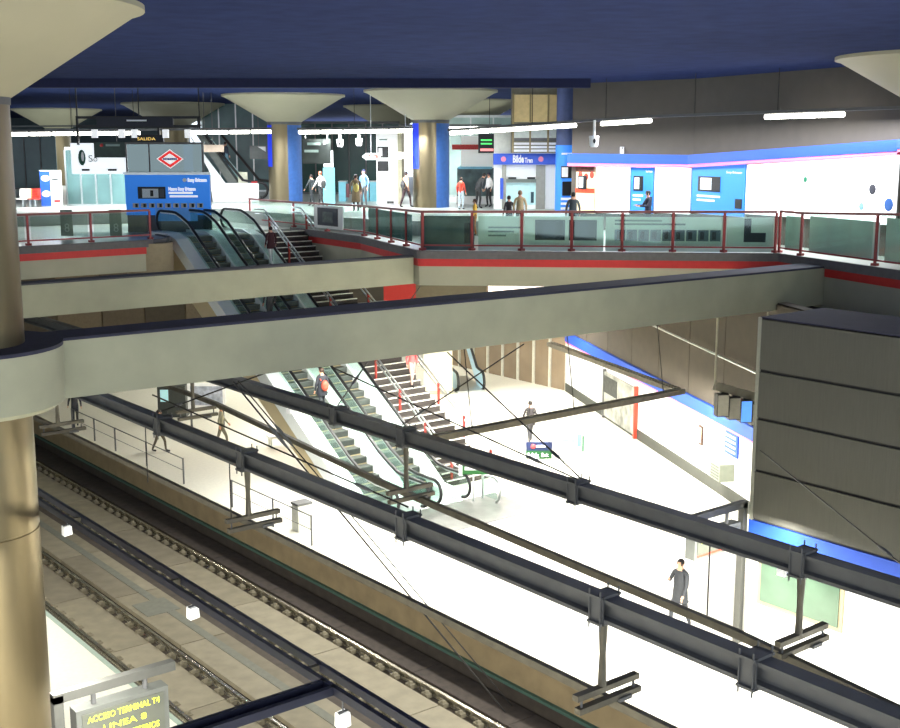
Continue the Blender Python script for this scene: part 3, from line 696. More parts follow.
# hanging droppers
for (px, y0_, y1_, xx, lab) in ((232, 386, 540, 12.1, 'thin dropper wire in front of the fence'), (148, 402, 485, 12.1, 'thin dropper wire hanging near the passenger'), (711, 424, 520, 16.0, 'thin dropper wire above the waiting man')):
    p = atx(px, y1_, xx); yv = p.y
    wire([(xx, yv, 3.7), (xx, yv, 5.2)], lab, .014, False)
# doubled bar over the near platform with crossbar
db = thing('light_gantry', 'doubled dark bar and crossbar over the near platform edge', 'gantry', (0, 0, 0))
for dx in (-.13, .13): MB().bar((8.62+dx, 3, 4.5), (8.62+dx, 60, 4.5), .08, .12).build('gantry_bar', mat('gantry_navy', (40, 42, 62), .5, .2), db)
for k in range(12): B(8.5, 8.74, 5+k*4.5, 5.08+k*4.5, 4.46, 4.54).build('gantry_tie', PIPE, db)
for dy_ in (-.13, .13): MB().bar((-6, 13.4+dy_, 4.5), (8.5, 13.4+dy_, 4.5), .08, .12).build('gantry_crossbar', mat('gantry_navy', (40, 42, 62), .5), db)
MB().bar((-6, 13.4, 4.43), (8.5, 13.4, 4.43), .18, .04).build('gantry_web', PIPE, db)
MB().tube([(2, 13.4, 4.5), (2, 13.4, 0)], .08).build('gantry_post', DARKST, db)
# gantry frame over the far platform
fg = thing('light_gantry', 'slender angled lighting frame over the far platform', 'gantry', (0, 0, 0))
for dx in (-.1, .1): MB().bar((19.7, 25.4+dx, 4.05), (29.9, 25.4+dx, 4.05), .11, .16).build('gantry_bar', PIPE, fg)
MB().bar((19.7, 25.4, 4.0), (29.9, 25.4, 4.0), .12, .06).build('lamp_tray', BLACK, fg)
for dx in (-.1, .1): MB().bar((29.8+dx, 25.5, 4.05), (33.0+dx, 35.0, 4.05), .11, .16).build('gantry_bar', PIPE, fg)
for x in (21, 25, 29): MB().tube([(x, 25.4, 4.1), (x-.0, 25.9, 7.2)], .015, 6).build('suspension_rod', WIRE, fg)
# little white floodlights
def flood(px, py, x, zt, label):
    p = atx(px, py, x); t = thing('floodlight', label, 'floodlight', (p.x, p.y, p.z), 0, 'small white floodlights on the bars')
    MB().prism_y([(-.085, -.11), (.085, -.09), (.07, .11), (-.08, .09)], -.08, .08).build('lamp_head', mat('flood_white', (245, 245, 240), .4, emit=.5), t)
    MB().tube([(0, 0, .08), (0, 0, zt-p.z)], .014, 6).build('lamp_rod', DARKST, t)
    B(-.08, .08, -.02, .02, .08, .12).build('bracket', DARKST, t)
flood(67, 530, 8.62, 4.4, 'small white floodlight on the doubled bar next to the near column')
flood(193, 612, 8.62, 4.4, 'small white floodlight on the doubled bar above the drain cover')
flood(343, 719, 8.62, 4.4, 'small white floodlight on the doubled bar at the bottom edge')
flood(784, 569, 16.0, 5.2, 'small white floodlight in front of the greenish window')
flood(291, 409, 16.0, 5.2, 'small white floodlight beside the left escalator')

# ================================================================== PLATFORM SIGNS AND FURNITURE
LEDY = mat('led_yellow', (226, 240, 60), .5, emit=1.6)
def gallows(label, x, y, z, ln, lines, h_=.85, drop=.22, left=False):
    t = thing('display_sign', label, 'display sign', (x, y, 0))
    s_ = -1 if left else 1
    B(-.08, .08, -.08, .08, 0, z+.1).build('post', mat('sign_grey', (84, 84, 80), .5, .3), t)
    B(min(0, s_*ln)-.08, max(0, s_*ln)+.08, -.08, .08, z-.02, z+.14).build('arm', mat('sign_grey', (84, 84, 80), .5), t)
    x0, x1 = sorted((s_*.25, s_*(ln-.1)))
    for xx in (x0+.35, x1-.35): MB().tube([(xx, 0, z-drop-.04), (xx, 0, z)], .045, 8).build('hanger', DARKST, t)
    B(x0, x1, -.14, .14, z-drop-h_, z-drop).build('case', mat('sign_case', (88, 90, 86), .5), t)
    B(x0+.09, x1-.09, -.155, -.13, z-drop-h_+.07, z-drop-.08).build('screen', mat('sign_screen', (84, 86, 78), .3), t)
    B(x0+.09, x1-.09, -.165, -.15, z-drop-h_+.07, z-drop-h_+.11).build('red_line', mat('bright_red', (206, 60, 40), .5), t)
    for k, ln_ in enumerate(lines):
        text_part(ln_, t, ((x0+x1)/2, -.168, z-drop-.24-.21*k), .15, LEDY, align='CENTER', width=(1.25, .75, 1.2)[k])
    return t
gallows('hanging display reading ACCESO TERMINAL on the near platform', 6.25, 18.0, 3.2, 1.95, ['ACCESO TERMINAL T4', 'LINEA 8', 'NUEVOS MINISTERIOS'], .95)
gallows('hanging display with red line at the grey block corner', 22.75, 17.3, 3.45, 2.0, ['LINEA 8'], .62, .3, True)
# Salida sign
def hang_sign(px0, px1, py0, py1, d, label, parts, ztop):
    f = Face('exit_sign', label, 'sign', px0, py1, d)
    return f
f = Face('exit_sign', 'blue and green hanging sign reading Salida Exit', 'sign', 526, 459, 36)
f.part('sign_board', mat('sign_navy', (16, 26, 56), .4), 526, 552, 442, 450.5); f.part('green_board', mat('sign_green2', (10, 62, 22), .4), 526, 552, 450.5, 459)
f.text('Salida', 527, 457.6, 5, WHITE, wpx=12, bold=.01); f.text('Exit', 541, 456.6, 4, WHITE, wpx=7)
MB().ball((f.X(533), -.02, f.Zz(446)), .07, .015, .07).build('red_dot', REDSTRIP, f.o); f.part('printed_line', WHITE, 536, 545, 445, 447, -.01, 0)
for px in (529, 549): MB().tube([(f.X(px), .03, f.Zz(442)), (f.X(px), .03, f.Zz(400))], .012, 6).build('suspension_rod', WIRE, f.o)
f = Face('info_board', 'pale turquoise information stand on the bright platform', 'information stand', 560, 450, 39)
f.part('board', mat('turquoise_pale', (190, 236, 240), .4, var=.1), 560, 581, 434, 450); f.part('blue_panel', mat('azure', (90, 180, 230), .4), 577, 581, 434, 446, -.02, 0)
f.part('green_edge', mat('dark_green', (50, 90, 70), .5), 582, 584, 436, 452); f.part('printed_line', mat('turquoise', (110, 200, 215), .4), 562, 575, 439, 442, -.02, 0)
bz = f.o.location.z
B(.1, .16, .0, .06, -bz, .02).build('stand_leg', CHROME, f.o); B(.6, .66, .0, .06, -bz, .02).build('stand_leg', CHROME, f.o)
# monitors
mo = thing('monitor_rack', 'pale bar and rods carrying the hanging monitors', 'monitor rack', (26.3, 19.9, 0))
a = atd(715, 386, 36.2); b = atd(764, 399, 37.2)
o0 = Vector((26.3, 19.9, 0)); mo.location = o0
MB().bar(a-o0, b-o0, .14, .26).build('rack_bar', mat('rack_metal', (150, 146, 128), .5), mo)
for p, q in ((a, 716), (b, 757)): MB().tube([p-o0, (p.x-26.3, p.y-19.9, 6.95)], .035, 6).build('rack_rod', mat('rack_metal', (150, 146, 128), .5), mo)
for k in range(4):
    p = a.lerp(b, .14+k*.235)
    t = thing('monitor', ['leftmost hanging monitor seen from its side', 'second hanging monitor with grey screen', 'hanging monitor with glowing blue screen', 'hanging monitor closest to the grey panels'][k], 'monitor', (p.x, p.y, p.z-.75), -YAW+.15)
    B(-.18, .18, -.15, .15, -.12, .58).build('case', mat('monitor_case', (70, 66, 62), .5), t)
    B(-.16, .16, -.18, -.15, -.09, .55).build('screen', mat('screen_blue', (90, 150, 230), .3, emit=1.2) if k == 2 else mat('screen_grey', (190, 186, 170), .4), t)
    MB().tube([(0, 0, .58), (0, 0, .68)], .04, 6).build('mount', DARKST, t)
# platform edge fence
fe_ = thing('fence', 'thin dark wire fence along the platform edge', 'fence', (18.42, 0, 0))
ys = [49.0, 46.6, 44.5, 41.6, 38.5]
for seg in (ys, [34.9, 32.2, 29.9]):
    for y_ in seg: MB().tube([(0, y_, 0), (0, y_, .95)], .035, 6).build('fence_post', DARKST, fe_)
    MB().tube([(0, seg[0], .93), (0, seg[-1], .93)], .022, 6).build('fence_rail', DARKST, fe_)
    MB().tube([(0, seg[0], .5), (0, seg[-1], .5)], .012, 6).build('fence_rail', DARKST, fe_)
bn = thing('litter_bin', 'small grey box behind the fence rail', 'box', (19.0, 31.4, 0))
B(-.25, .25, -.2, .2, 0, .85).build('bin_body', mat('bin_grey', (190, 190, 180), .5), bn); B(-.27, .27, -.22, .22, .85, .92).build('bin_lid', DARKST, bn)
# kiosk-like map boards and seats far left on the platform
f = Face('map_board', 'white board with map print below the near beam', 'board', 188, 409, 50)
f.part('board', WHITE, 188, 226, 383, 409); f.part('map_print', mat('map_print', (170, 176, 190), .6, var=.4, scale=5), 191, 223, 386, 405, -.02, 0); f.part('board_leg', DARKST, 190, 192, 409, 428, .0, .06); f.part('board_leg', DARKST, 222, 224, 409, 428, .0, .06)
f = Face('vending_cabinet', 'dark cabinet with lit window beside the map board', 'cabinet', 158, 412, 53.5, z=0)
f.part('cabinet_body', mat('cabinet_dark', (56, 60, 56), .5), 158, 186, 380, 412, 0, .8); f.part('lit_window', mat('lit_cyan', (170, 214, 220), .4, emit=.4), 161, 169, 384, 396, -.03, 0)
bq = thing('bench', 'pale bench with frame behind the left escalator', 'bench', tuple(atz(285, 446, 0)), -.3)
B(-.7, .7, -.25, .25, .4, .48).build('seat', WHITE, bq)
for sx in (-.6, .6):
    for sy in (-.2, .2): B(sx-.03, sx+.03, sy-.03, sy+.03, 0, .4).build('leg', CHROME, bq)
# red banded frontage under the mezzanine
f = Face('sign_fascia', 'red fascia with lit white panel hung below the mezzanine', 'sign', 384, 330, 53, z=0)
zz = lambda py: atd(384, py, 53).z
for nm, m_, x0, x1, y0, y1 in (('red_panel', mat('red_panel', (150, 26, 20), .6, emit=.25), 384, 416, 278, 300), ('red_panel', mat('red_panel', (150, 26, 20), .5), 430, 560, 272, 284), ('beige_panel', mat('beige_panel', (96, 88, 70), .6), 416, 486, 284, 310), ('lit_panel', mat('lit_white', (255, 240, 230), .5, emit=1.8), 488, 580, 276, 296)):
    B(f.X(x0), f.X(x1), 0, .1, zz(y1), zz(y0)).build(nm, m_, f.o)
for px in (390, 480, 572): B(f.X(px), f.X(px)+.08, .1, .2, zz(290), M-1.15).build('hanger', DARKST, f.o)

# ================================================================== MEZZANINE: LIGHT TROUGHS
def trough(label, p0, p1, nlit, lit, power, rods=(.2, .5, .8)):
    a, b = Vector(p0), Vector(p1); t = thing('light_trough', label, 'light', tuple(a))
    d = b-a
    MB().bar((0, 0, .1), d+Vector((0, 0, .1)), .3, .10).build('trough_body', DARKST, t)
    n = nlit
    for k in range(n):
        if k in lit:
            MB().tube([d*((k+.04)/n)+Vector((0, 0, -.06)), d*((k+.96)/n)+Vector((0, 0, -.06))], .085, 8).build('tube', TUBE, t)
    for fr_ in rods:
        q = d*fr_; MB().tube([q+Vector((0, 0, .12)), (q.x, q.y, ZT-a.z)], .015, 6).build('suspension_rod', WIRE, t)
    ang = math.atan2(d.y, d.x); mid = a+d*.5
    lo = area_light('trough_light', (mid.x, mid.y, mid.z-.18), d.length, .25, power, (.95, .98, 1.0), (0, 0, ang))
    return t
trough('long lit trough left of the blue sleeved column', atd(-40, 133.5, 57.5), atd(272, 130.5, 59.5), 14, set(range(14))-{8, 9}, 2400, (.15, .35, .55))
trough('lit trough between the two steel columns', atd(298, 131, 58), atd(412, 129.5, 57), 5, {0, 1, 2, 3, 4}, 1300, (.5,))
trough('lit trough leading from the steel column to the wall', atd(450, 132, 56), atd(652, 119, 47.0), 9, {0, 1, 2, 3, 4, 5, 7, 8}, 1300, (.45, .8))
trough('dark trough along the right wall with two lit tubes', atd(652, 119, 47.0), atd(905, 110.5, 37.8), 10, {5, 6, 7}, 900, (.2, .55))
trough('added light trough without tubes far behind the left columns', atd(-30, 128, 86), atd(320, 126, 83), 14, set(), 2600, (.1, .3, .6))  # added to brighten the far left; gives light without tubes
trough('lit trough far behind the ticket shops', atd(400, 127, 70), atd(500, 127, 66), 5, set(range(5)), 900, (.1, .9))

# ================================================================== MEZZANINE: SHOPS, SIGNS, GLASS
DGRN = mat('dark_green_glass', (44, 70, 66), .2, var=.15, scale=.5)
def frontage(label, px0, px1, py0, d, panes, m_, mull=CHROME, name='concourse_glazing'):
    f = Face(name, label, 'glass front', px0, 210, d, z=M2)
    htop = atd(px0, py0, d).z - M2; n = panes; W = f.X(px1)
    for k in range(n):
        B(W*k/n+.04, W*(k+1)/n-.04, 0, .05, .1, htop).build('pane', m_, f.o)
        B(W*k/n-.04, W*k/n+.04, -.04, .08, 0, htop).build('mullion', mull, f.o)
    B(0, W, -.05, .1, htop, htop+.15).build('head_rail', mull, f.o); B(0, W, -.05, .1, 0, .1).build('sill', mull, f.o)
    return f
frontage('teal glass doors behind the white emblem sign', 68, 127, 150, 61, 4, mat('teal_door', (76, 104, 104), .25, var=.3, scale=.6), CHROME)
frontage('tall teal glass front at the far left', -20, 60, 134, 84, 5, mat('teal_pane', (70, 96, 98), .25, var=.25, scale=.4), DARKST)
frontage('teal glass front behind the upper escalator', 205, 272, 100, 80, 4, mat('teal_pane2', (86, 116, 116), .2, var=.3, scale=.4))
f = frontage('dark green glass front behind the passengers with ticket gates', 300, 400, 124, 76, 6, DGRN, DARKST)
frontage('pale glazed front behind the ticket shops', 448, 560, 118, 72, 5, mat('pale_pane', (150, 172, 166), .25, var=.3, scale=.5))
# white emblem sign with display
f = Face('hanging_sign', 'white sign with green emblem hanging from the ceiling', 'sign', 72, 175, 55)
f.part('sign_board', mat('sign_white', (236, 242, 246), .5, emit=.9), 72, 127, 144, 174, 0, .2)  # board made to glow, standing in for stronger light on it
MB().ball((f.X(83), -.03, f.Zz(158)), .17, .04, .36, 16, 8).build('green_emblem', mat('emblem_green', (20, 84, 66), .5), f.o)
MB().ball((f.X(84), -.07, f.Zz(157)), .07, .02, .22, 12, 6).build('emblem_gap', WHITE, f.o)
f.text('S', 89, 162, 7, mat('text_grey', (80, 84, 84), .5), wpx=4.2); f.text('o', 94, 162, 7, mat('text_grey', (80, 84, 84), .5), wpx=4)
for a, b in ((82, 90), (108, 117)): f.part('black_mark', BLACK, a, b, 169, 171, -.02, 0)
dp = f.part('display', mat('display_green', (40, 62, 52), .4, var=.3, scale=3), 96, 127, 143, 158, -.12, -.0)
MB().ball((f.X(104), -.14, f.Zz(146)), .08, .02, .08).build('red_dot', REDSTRIP, f.o); f.part('printed_line', mat('pale_line', (150, 170, 160), .5), 108, 122, 145, 147, -.13, -.12)
for px in (80, 118): MB().tube([(f.X(px), .1, f.Zz(144)), (f.X(px), .1, ZT-f.o.location.z)], .02, 6).build('suspension_rod', DARKST, f.o)
# black frame gantry with white speakers and yellow LED
f = Face('sign_gantry', 'black hanging frame with yellow LED line above the billboard', 'gantry', 77, 145, 54)
for x0, x1, y0, y1 in ((77, 79, 117, 145), (77, 201, 117, 119.5), (198, 201, 117, 127), (77, 201, 125.5, 128.5)): f.part('frame_bar', BLACK, x0, x1, y0, y1, 0, .12)
f.part('sign_box', mat('frame_dark', (30, 32, 46), .5), 98, 174, 118, 127, -.05, .12); f.part('led_box', BLACK, 131, 164, 135, 143, -.08, .1)
f.text('SALIDA', 138, 140.4, 3.0, mat('led_amber', (255, 210, 110), .5, emit=1.0), c=-.1, wpx=18)
f.part('printed_line', WHITE, 128, 148, 120.5, 122, -.06, -.05)
f.part('frame_bar', BLACK, 134, 136, 128, 135, 0, .06); f.part('frame_bar', BLACK, 158, 160, 128, 135, 0, .06)
for px in (95, 122, 135, 166, 188): f.part('white_speaker', PRINTW, px-2.5, px+3, 130, 138, -.1, .1)  # no lamps: speakers take the glowing white to look brightly lit
for px in (78, 140, 200): MB().tube([(f.X(px), .05, f.Zz(117)), (f.X(px), .05, ZT-f.o.location.z)], .025, 6).build('suspension_rod', BLACK, f.o)
# glass booth with the red diamond
f = Face('glass_booth', 'dark glass box standing on top of the blue billboard', 'booth', 127, 173, 51)
f.part('booth_back', mat('booth_dark', (70, 92, 96), .3, var=.4, scale=1.5), 128, 203, 145, 172, .3, .35)
f.part('blue_strip', BLUEAD, 183, 192, 145, 172, .27, .3); f.part('booth_front', G_TEAL, 128, 203, 145, 172, 0, .03)
for px in (127, 150, 203): f.part('booth_post', DARKST, px-.6, px+.6, 143, 173, -.02, .05)
f.part('booth_top', DARKST, 127, 204, 143, 145, -.03, .38)
dm_ = Face('station_emblem', 'red and white diamond station emblem on the glass booth', 'emblem', 170, 159, 50.8)
k = dm_.k
def dia(w_, h_, y0, y1, m_, nm): MB().prism_y([(-w_*k, 0), (0, -h_*k), (w_*k, 0), (0, h_*k)], y0, y1).build(nm, m_, dm_.o)
dia(13.5, 9.5, 0, .05, PRINTW, 'white_border'); dia(12.3, 8.5, -.02, 0, mat('emblem_red', (216, 40, 40), .5, emit=.7), 'red_diamond'); dia(8.2, 5.4, -.03, -.02, PRINTW, 'white_centre')  # red and white carry their own glow to lift the emblem from dimness
B(-7*k, 7*k, -.04, -.03, -1.1*k, 1.1*k).build('blue_bar', mat('emblem_blue', (40, 70, 170), .5), dm_.o)
text_part('METRO', dm_.o, (0, -.045, -.8*k), 2.2*k, WHITE, align='CENTER', width=12*k)
# blue billboard
f = Face('billboard', 'big blue phone billboard behind the left railing', 'billboard', 127, 226, 51, z=M)
zt = lambda py: atd(127, py, 51).z - M
f.Zz = zt
f.part('board', BLUEAD, 127, 211, 174.5, 215, 0, .15); f.part('ledge', CHROME, 126, 211.5, 172, 174.5, -.1, .2)
B(f.X(127), f.X(211), .15, .3, 0, zt(174)).build('support', DARKST, f.o)
f.part('lower_board', mat('pale_blue', (90, 150, 220), .5, emit=.2), 156, 198, 208, 221, -.03, 0)
f.part('phone_picture', BLACK, 139.5, 167, 186.5, 198.5, -.03, 0); f.part('phone_screen', mat('pale_screen', (214, 222, 230), .4, var=.3, scale=40), 144, 160, 188.5, 197.5, -.05, -.03)
f.part('phone_keys', mat('key_grey', (60, 62, 70), .4), 161, 165.5, 188.5, 197, -.05, -.03)
f.part('screen_mark', BLACK, 152, 155, 190, 196, -.06, -.05)
f.text('Sony Ericsson', 189.5, 181.4, 3.6, PRINTW, wpx=19, bold=.01); MB().ball((f.X(186.5), -.02, zt(179.8)), .09, .02, .08).build('round_mark', WHITE, f.o)
f.text('Nuevo Sony Ericsson', 170, 190.2, 3.4, PRINTW, wpx=27, bold=.01)
for k_, (a, b) in enumerate(((170, 194), (171, 199))): f.part('printed_line', PRINTW, a, b, 191.6+3.6*k_, 193.6+3.4*k_, -.015, 0)
for k_ in range(9): f.part('phone_thumbnail', mat('thumb', (206, 200, 190), .5), 134+8*k_, 140+8*k_, 203, 207.5, -.03, 0); f.part('thumb_phone', BLACK, 136.5+8*k_, 139+8*k_, 203.5, 207, -.045, -.03)
# left posters and seats
f = Face('poster_stand', 'blue and white poster stand at the far left', 'poster', 42, 212, 60, z=M2)
f.part('poster_sheet', WHITE, 42, 63, 176, 212, 0, .06); f.part('blue_print', mat('deep_blue', (30, 80, 170), .5), 42, 52, 177, 211, -.02, 0)
for y_ in (184, 199): MB().ball((f.X(47.5), -.03, f.Zz(y_)), .22, .02, .16).build('white_oval', WHITE, f.o)
f.part('printed_line', mat('text_grey', (80, 84, 84), .5), 54, 60, 184, 186, -.02, 0); f.part('red_mark', REDSTRIP, 55, 61, 205, 207, -.02, 0)
for i_, (px, c_, nm) in enumerate(((24, (236, 230, 220), 'white'), (31, (240, 140, 60), 'orange'), (36, (220, 70, 60), 'red'))):
    f = Face('seat', 'curved %s plastic seat at the far left behind the railing' % nm, 'seat', px, 206, 60, z=M2)
    MB().prism_x([(-.3, .45), (.25, .42), (.35, .9), (.42, .9), (.34, .36), (-.3, .38)], -.28, .28).build('seat_shell', mat('seat_'+nm, c_, .4), f.o, True)
    B(-.04, .04, -.1, .2, 0, .42).build('leg', CHROME, f.o)
for px, s_ in ((67, '8'), (116, '8')):
    f = Face('gate_post', 'grey %s panel with number behind the left railing' % ('left gate' if px < 80 else 'right gate'), 'gate', px-6, 233, 47.5, z=M)
    f.part('panel', mat('gate_glass', (150, 156, 142), .3), px-6, px+6, 204, 230, 0, .05); f.text('8', px-2.5, 226, 9, mat('digit_pale', (214, 216, 200), .5), wpx=5)
# upper escalator
f = Face('escalator', 'white upper escalator climbing away behind the billboard', 'escalator', 213, 205, 66, z=M2)
zt = lambda py: atd(213, py, 66).z - M2; f.Zz = zt
poly = [(f.X(210), zt(166)), (f.X(217), zt(183)), (f.X(259), zt(183)), (f.X(261), zt(203)), (f.X(213), zt(203)), (f.X(190), zt(140))]
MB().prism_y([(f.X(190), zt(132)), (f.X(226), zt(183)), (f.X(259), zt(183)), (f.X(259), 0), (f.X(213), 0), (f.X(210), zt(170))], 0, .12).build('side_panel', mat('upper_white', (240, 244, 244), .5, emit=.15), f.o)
MB().prism_y([(f.X(203), zt(132)), (f.X(238), zt(183)), (f.X(228), zt(183)), (f.X(196), zt(132))], .25, 1.1).build('steps', STEPM, f.o)
for c_ in (.05, 1.2):
    pts = [(f.X(203)+c_*.6, c_, zt(130)), (f.X(243)+c_*.6, c_, zt(180)), (f.X(256)+c_*.6, c_, zt(182))] + [(f.X(260)+c_*.6+.4*math.cos(a), c_, zt(190)+.42*math.sin(a)) for a in [math.pi/2-math.pi*q/8 for q in range(9)]]
    MB().tube(pts, .075, 8).build('handrail', BLACK, f.o, True)
MB().prism_y([(f.X(210), zt(139)), (f.X(243), zt(181)), (f.X(236), zt(181)), (f.X(205), zt(139))], 1.15, 1.2).build('balustrade', mat('upper_glass', (170, 204, 204), .3), f.o)
f.part('control_box', mat('box_cream', (230, 230, 206), .5), 238, 247, 172, 183, .3, .5); f.part('red_mark', REDSTRIP, 252, 258, 181, 183, -.02, .0)
f = Face('board', 'brown hanging board in front of the upper escalator', 'board', 203, 152, 62)
f.part('panel', mat('brown_board', (150, 134, 118), .6), 203, 224, 145, 152, 0, .05)
for px in (205, 213): MB().tube([(f.X(px), .02, f.Zz(145)), (f.X(px), .02, ZT-f.o.location.z)], .015, 6).build('suspension_rod', DARKST, f.o)
f = Face('board', 'grey board with white arrow beside the left blue sleeve', 'board', 251, 160, 66)
f.part('panel', mat('grey_board', (96, 100, 98), .6), 250, 268, 146, 159, 0, .05); MB().prism_y([(f.X(258), f.Zz(147)), (f.X(266), f.Zz(147)), (f.X(266), f.Zz(152))], -.02, 0).build('white_arrow', WHITE, f.o)
MB().tube([(f.X(259), .02, f.Zz(146)), (f.X(259), .02, f.Zz(118))], .015, 6).build('suspension_rod', DARKST, f.o)
# between the columns
f = Face('direction_board', 'dark direction board with white arrow beside the ticket gates', 'sign', 303, 178, 58.2)
f.part('board', mat('dir_dark', (52, 58, 54), .5), 303, 331, 140, 164, 0, .08)
f.part('printed_line', mat('pale_line', (150, 170, 160), .5), 308, 321, 143.5, 146, -.02, 0); f.part('printed_line', mat('pale_line', (150, 170, 160), .5), 305, 319, 150.5, 153, -.02, 0); MB().prism_y([(f.X(324), f.Zz(142.6)), (f.X(329), f.Zz(144)), (f.X(324), f.Zz(145.6))], -.02, 0).build('white_arrow', WHITE, f.o)
for px in (306, 328): MB().tube([(f.X(px), .04, f.Zz(140)), (f.X(px), .04, 12.6-f.o.location.z)], .02, 6).build('suspension_rod', DARKST, f.o)
f = Face('notice_stand', 'white notice above the pale blue ticket gate', 'notice', 323, 209, 62, z=M2)
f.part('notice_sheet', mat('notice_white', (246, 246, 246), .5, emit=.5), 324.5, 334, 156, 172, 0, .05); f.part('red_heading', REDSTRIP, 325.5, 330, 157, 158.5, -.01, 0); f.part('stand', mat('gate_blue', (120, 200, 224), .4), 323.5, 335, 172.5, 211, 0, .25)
GATE = mat('gate_cyan', (130, 200, 216), .35, var=.06)
for i_, px in enumerate((339, 352, 362, 370)):
    f = Face('ticket_gate', ['ticket gate beside the white notice', 'second ticket gate from the white notice', 'third ticket gate from the white notice', 'ticket gate beside the white pillar poster'][i_], 'ticket gate', px, 211, 66, z=M2)
    k = f.k; B(0, 7*k, 0, 1.2, 0, 1.05).build('gate_body', GATE, f.o); B(7*k, 10*k, .3, .34, .2, .95).build('gate_flap', mat('flap_red', (150, 90, 96), .4), f.o); B(-.02, 7*k+.02, -.02, 1.22, 1.05, 1.1).build('gate_top', CHROME, f.o)
for i_, (px, py) in enumerate(((340, 143), (359, 142), (594, 141))):
    f = Face('ceiling_speaker', ['white hanging speaker beside the direction board', 'white hanging speaker left of the white pillar poster', 'white hanging speaker below the trough at the wall'][i_], 'speaker', px, py, (58, 58, 48.5)[i_])
    k = f.k; s_ = 1.5 if i_ == 2 else 1
    MB().lathe([(2.0*k*s_, -4*k*s_), (2.8*k*s_, -3*k*s_), (3.4*k*s_, 3*k*s_), (3.0*k*s_, 3.4*k*s_)], n=16).build('speaker_body', WHITE, f.o, True)
    MB().tube([(0, 0, 3*k), (0, 0, ((12.7 if i_ < 2 else 12.95)-f.o.location.z))], .05, 6).build('mount_rod', WHITE, f.o)
    MB().ball((0, -3*k*s_, 0), .06, .04, .1).build('grille', BLACK, f.o)
def arrow_sign(px0, px1, py, d, left, label, word, hang):
    f = Face('arrow_sign', label, 'sign', px0, py, d); k = f.k; W = (px1-px0)*k; h_ = 3.2*k
    pl = [(0, 0), (h_*1.2, h_), (W, h_), (W, -h_), (h_*1.2, -h_)] if left else [(0, h_), (W-h_*1.2, h_), (W, 0), (W-h_*1.2, -h_), (0, -h_)]
    MB().prism_y(pl, 0, .06).build('arrow_board', WHITE, f.o)
    B(W*.28, W*.9 if left else W*.72, -.02, 0, -h_*.55, h_*.6).build('arrow_print', mat('arrow_print', (150, 60, 50), .5) if left else DARKST, f.o)
    text_part(word, f.o, (W*.3, -.025, -h_*.4), h_*1.1, WHITE, width=W*.45)
    MB().tube([(W*.5, .03, h_), (W*.5, .03, hang-f.o.location.z)], .02, 6).build('suspension_rod', CHROME, f.o)
arrow_sign(362, 380, 156.5, 59, True, 'white arrow sign pointing left beside the white pillar', 'Salida', ZT)
arrow_sign(398, 413, 155.5, 59, False, 'white arrow sign pointing right at the steel column', 'Tren', ZT)
f = Face('pillar_poster', 'white pillar poster with black phone pictures', 'poster', 377, 211, 63, z=M2)
zt = lambda py: atd(377, py, 63).z - M2; f.Zz = zt
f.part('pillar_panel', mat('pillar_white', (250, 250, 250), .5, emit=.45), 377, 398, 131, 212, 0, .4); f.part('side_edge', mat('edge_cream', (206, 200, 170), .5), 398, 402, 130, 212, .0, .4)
f.part('phone_picture', BLACK, 378, 389, 146.5, 157.5, -.02, 0); f.part('phone_screen', WHITE, 379, 383, 148, 156, -.03, -.02); f.part('phone_picture', BLACK, 378, 389, 161, 171, -.02, 0); f.part('printed_line', DIM, 380, 388, 139, 140.5, -.02, 0); f.part('printed_line', DARKST, 387, 394, 201, 203.5, -.02, 0)
# ticket shops on the right
f = Face('shop', 'white shop with red band and green display behind the steel column', 'shop', 450, 212, 63, z=M2)
zt = lambda py: atd(450, py, 63).z - M2; f.Zz = zt
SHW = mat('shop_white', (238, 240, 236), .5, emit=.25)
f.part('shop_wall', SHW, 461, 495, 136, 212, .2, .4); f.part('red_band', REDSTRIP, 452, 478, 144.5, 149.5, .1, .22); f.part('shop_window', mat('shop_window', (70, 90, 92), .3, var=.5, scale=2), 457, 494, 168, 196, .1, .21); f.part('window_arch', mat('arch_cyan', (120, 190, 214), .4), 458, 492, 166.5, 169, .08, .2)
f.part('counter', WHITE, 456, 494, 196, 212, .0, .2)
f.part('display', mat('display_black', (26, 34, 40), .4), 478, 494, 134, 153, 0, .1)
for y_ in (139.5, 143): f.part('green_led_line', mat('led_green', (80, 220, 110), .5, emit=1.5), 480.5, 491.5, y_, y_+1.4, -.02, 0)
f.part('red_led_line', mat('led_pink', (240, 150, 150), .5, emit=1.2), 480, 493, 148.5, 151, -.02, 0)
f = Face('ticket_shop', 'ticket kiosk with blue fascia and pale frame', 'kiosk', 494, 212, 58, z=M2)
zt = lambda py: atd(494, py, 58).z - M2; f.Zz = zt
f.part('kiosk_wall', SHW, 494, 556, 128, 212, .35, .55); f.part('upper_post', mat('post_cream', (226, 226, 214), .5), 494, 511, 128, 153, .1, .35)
f.part('blue_fascia', mat('fascia_blue', (44, 82, 190), .5, emit=.2), 493, 557, 153.5, 164.5, -.1, .35)
f.text('Bilde', 512, 162.2, 7.5, WHITE, c=-.12, wpx=11, bold=.02); f.text('Tren', 524, 162.4, 5, WHITE, c=-.12, wpx=8, bold=.01)
for px in (503, 540): MB().ball((f.X(px), -.11, zt(159)), .13, .02, .13).build('red_round_mark', mat('mark_pink', (226, 130, 160), .5), f.o); 
f.part('frame_post', mat('post_grey', (160, 158, 146), .5), 502, 506, 165, 212, .1, .36); f.part('frame_post', mat('post_grey', (160, 158, 146), .5), 536, 545, 165, 212, .1, .36); f.part('blue_strip', mat('fascia_blue', (44, 82, 190), .5), 500, 503, 178, 199, .0, .1)
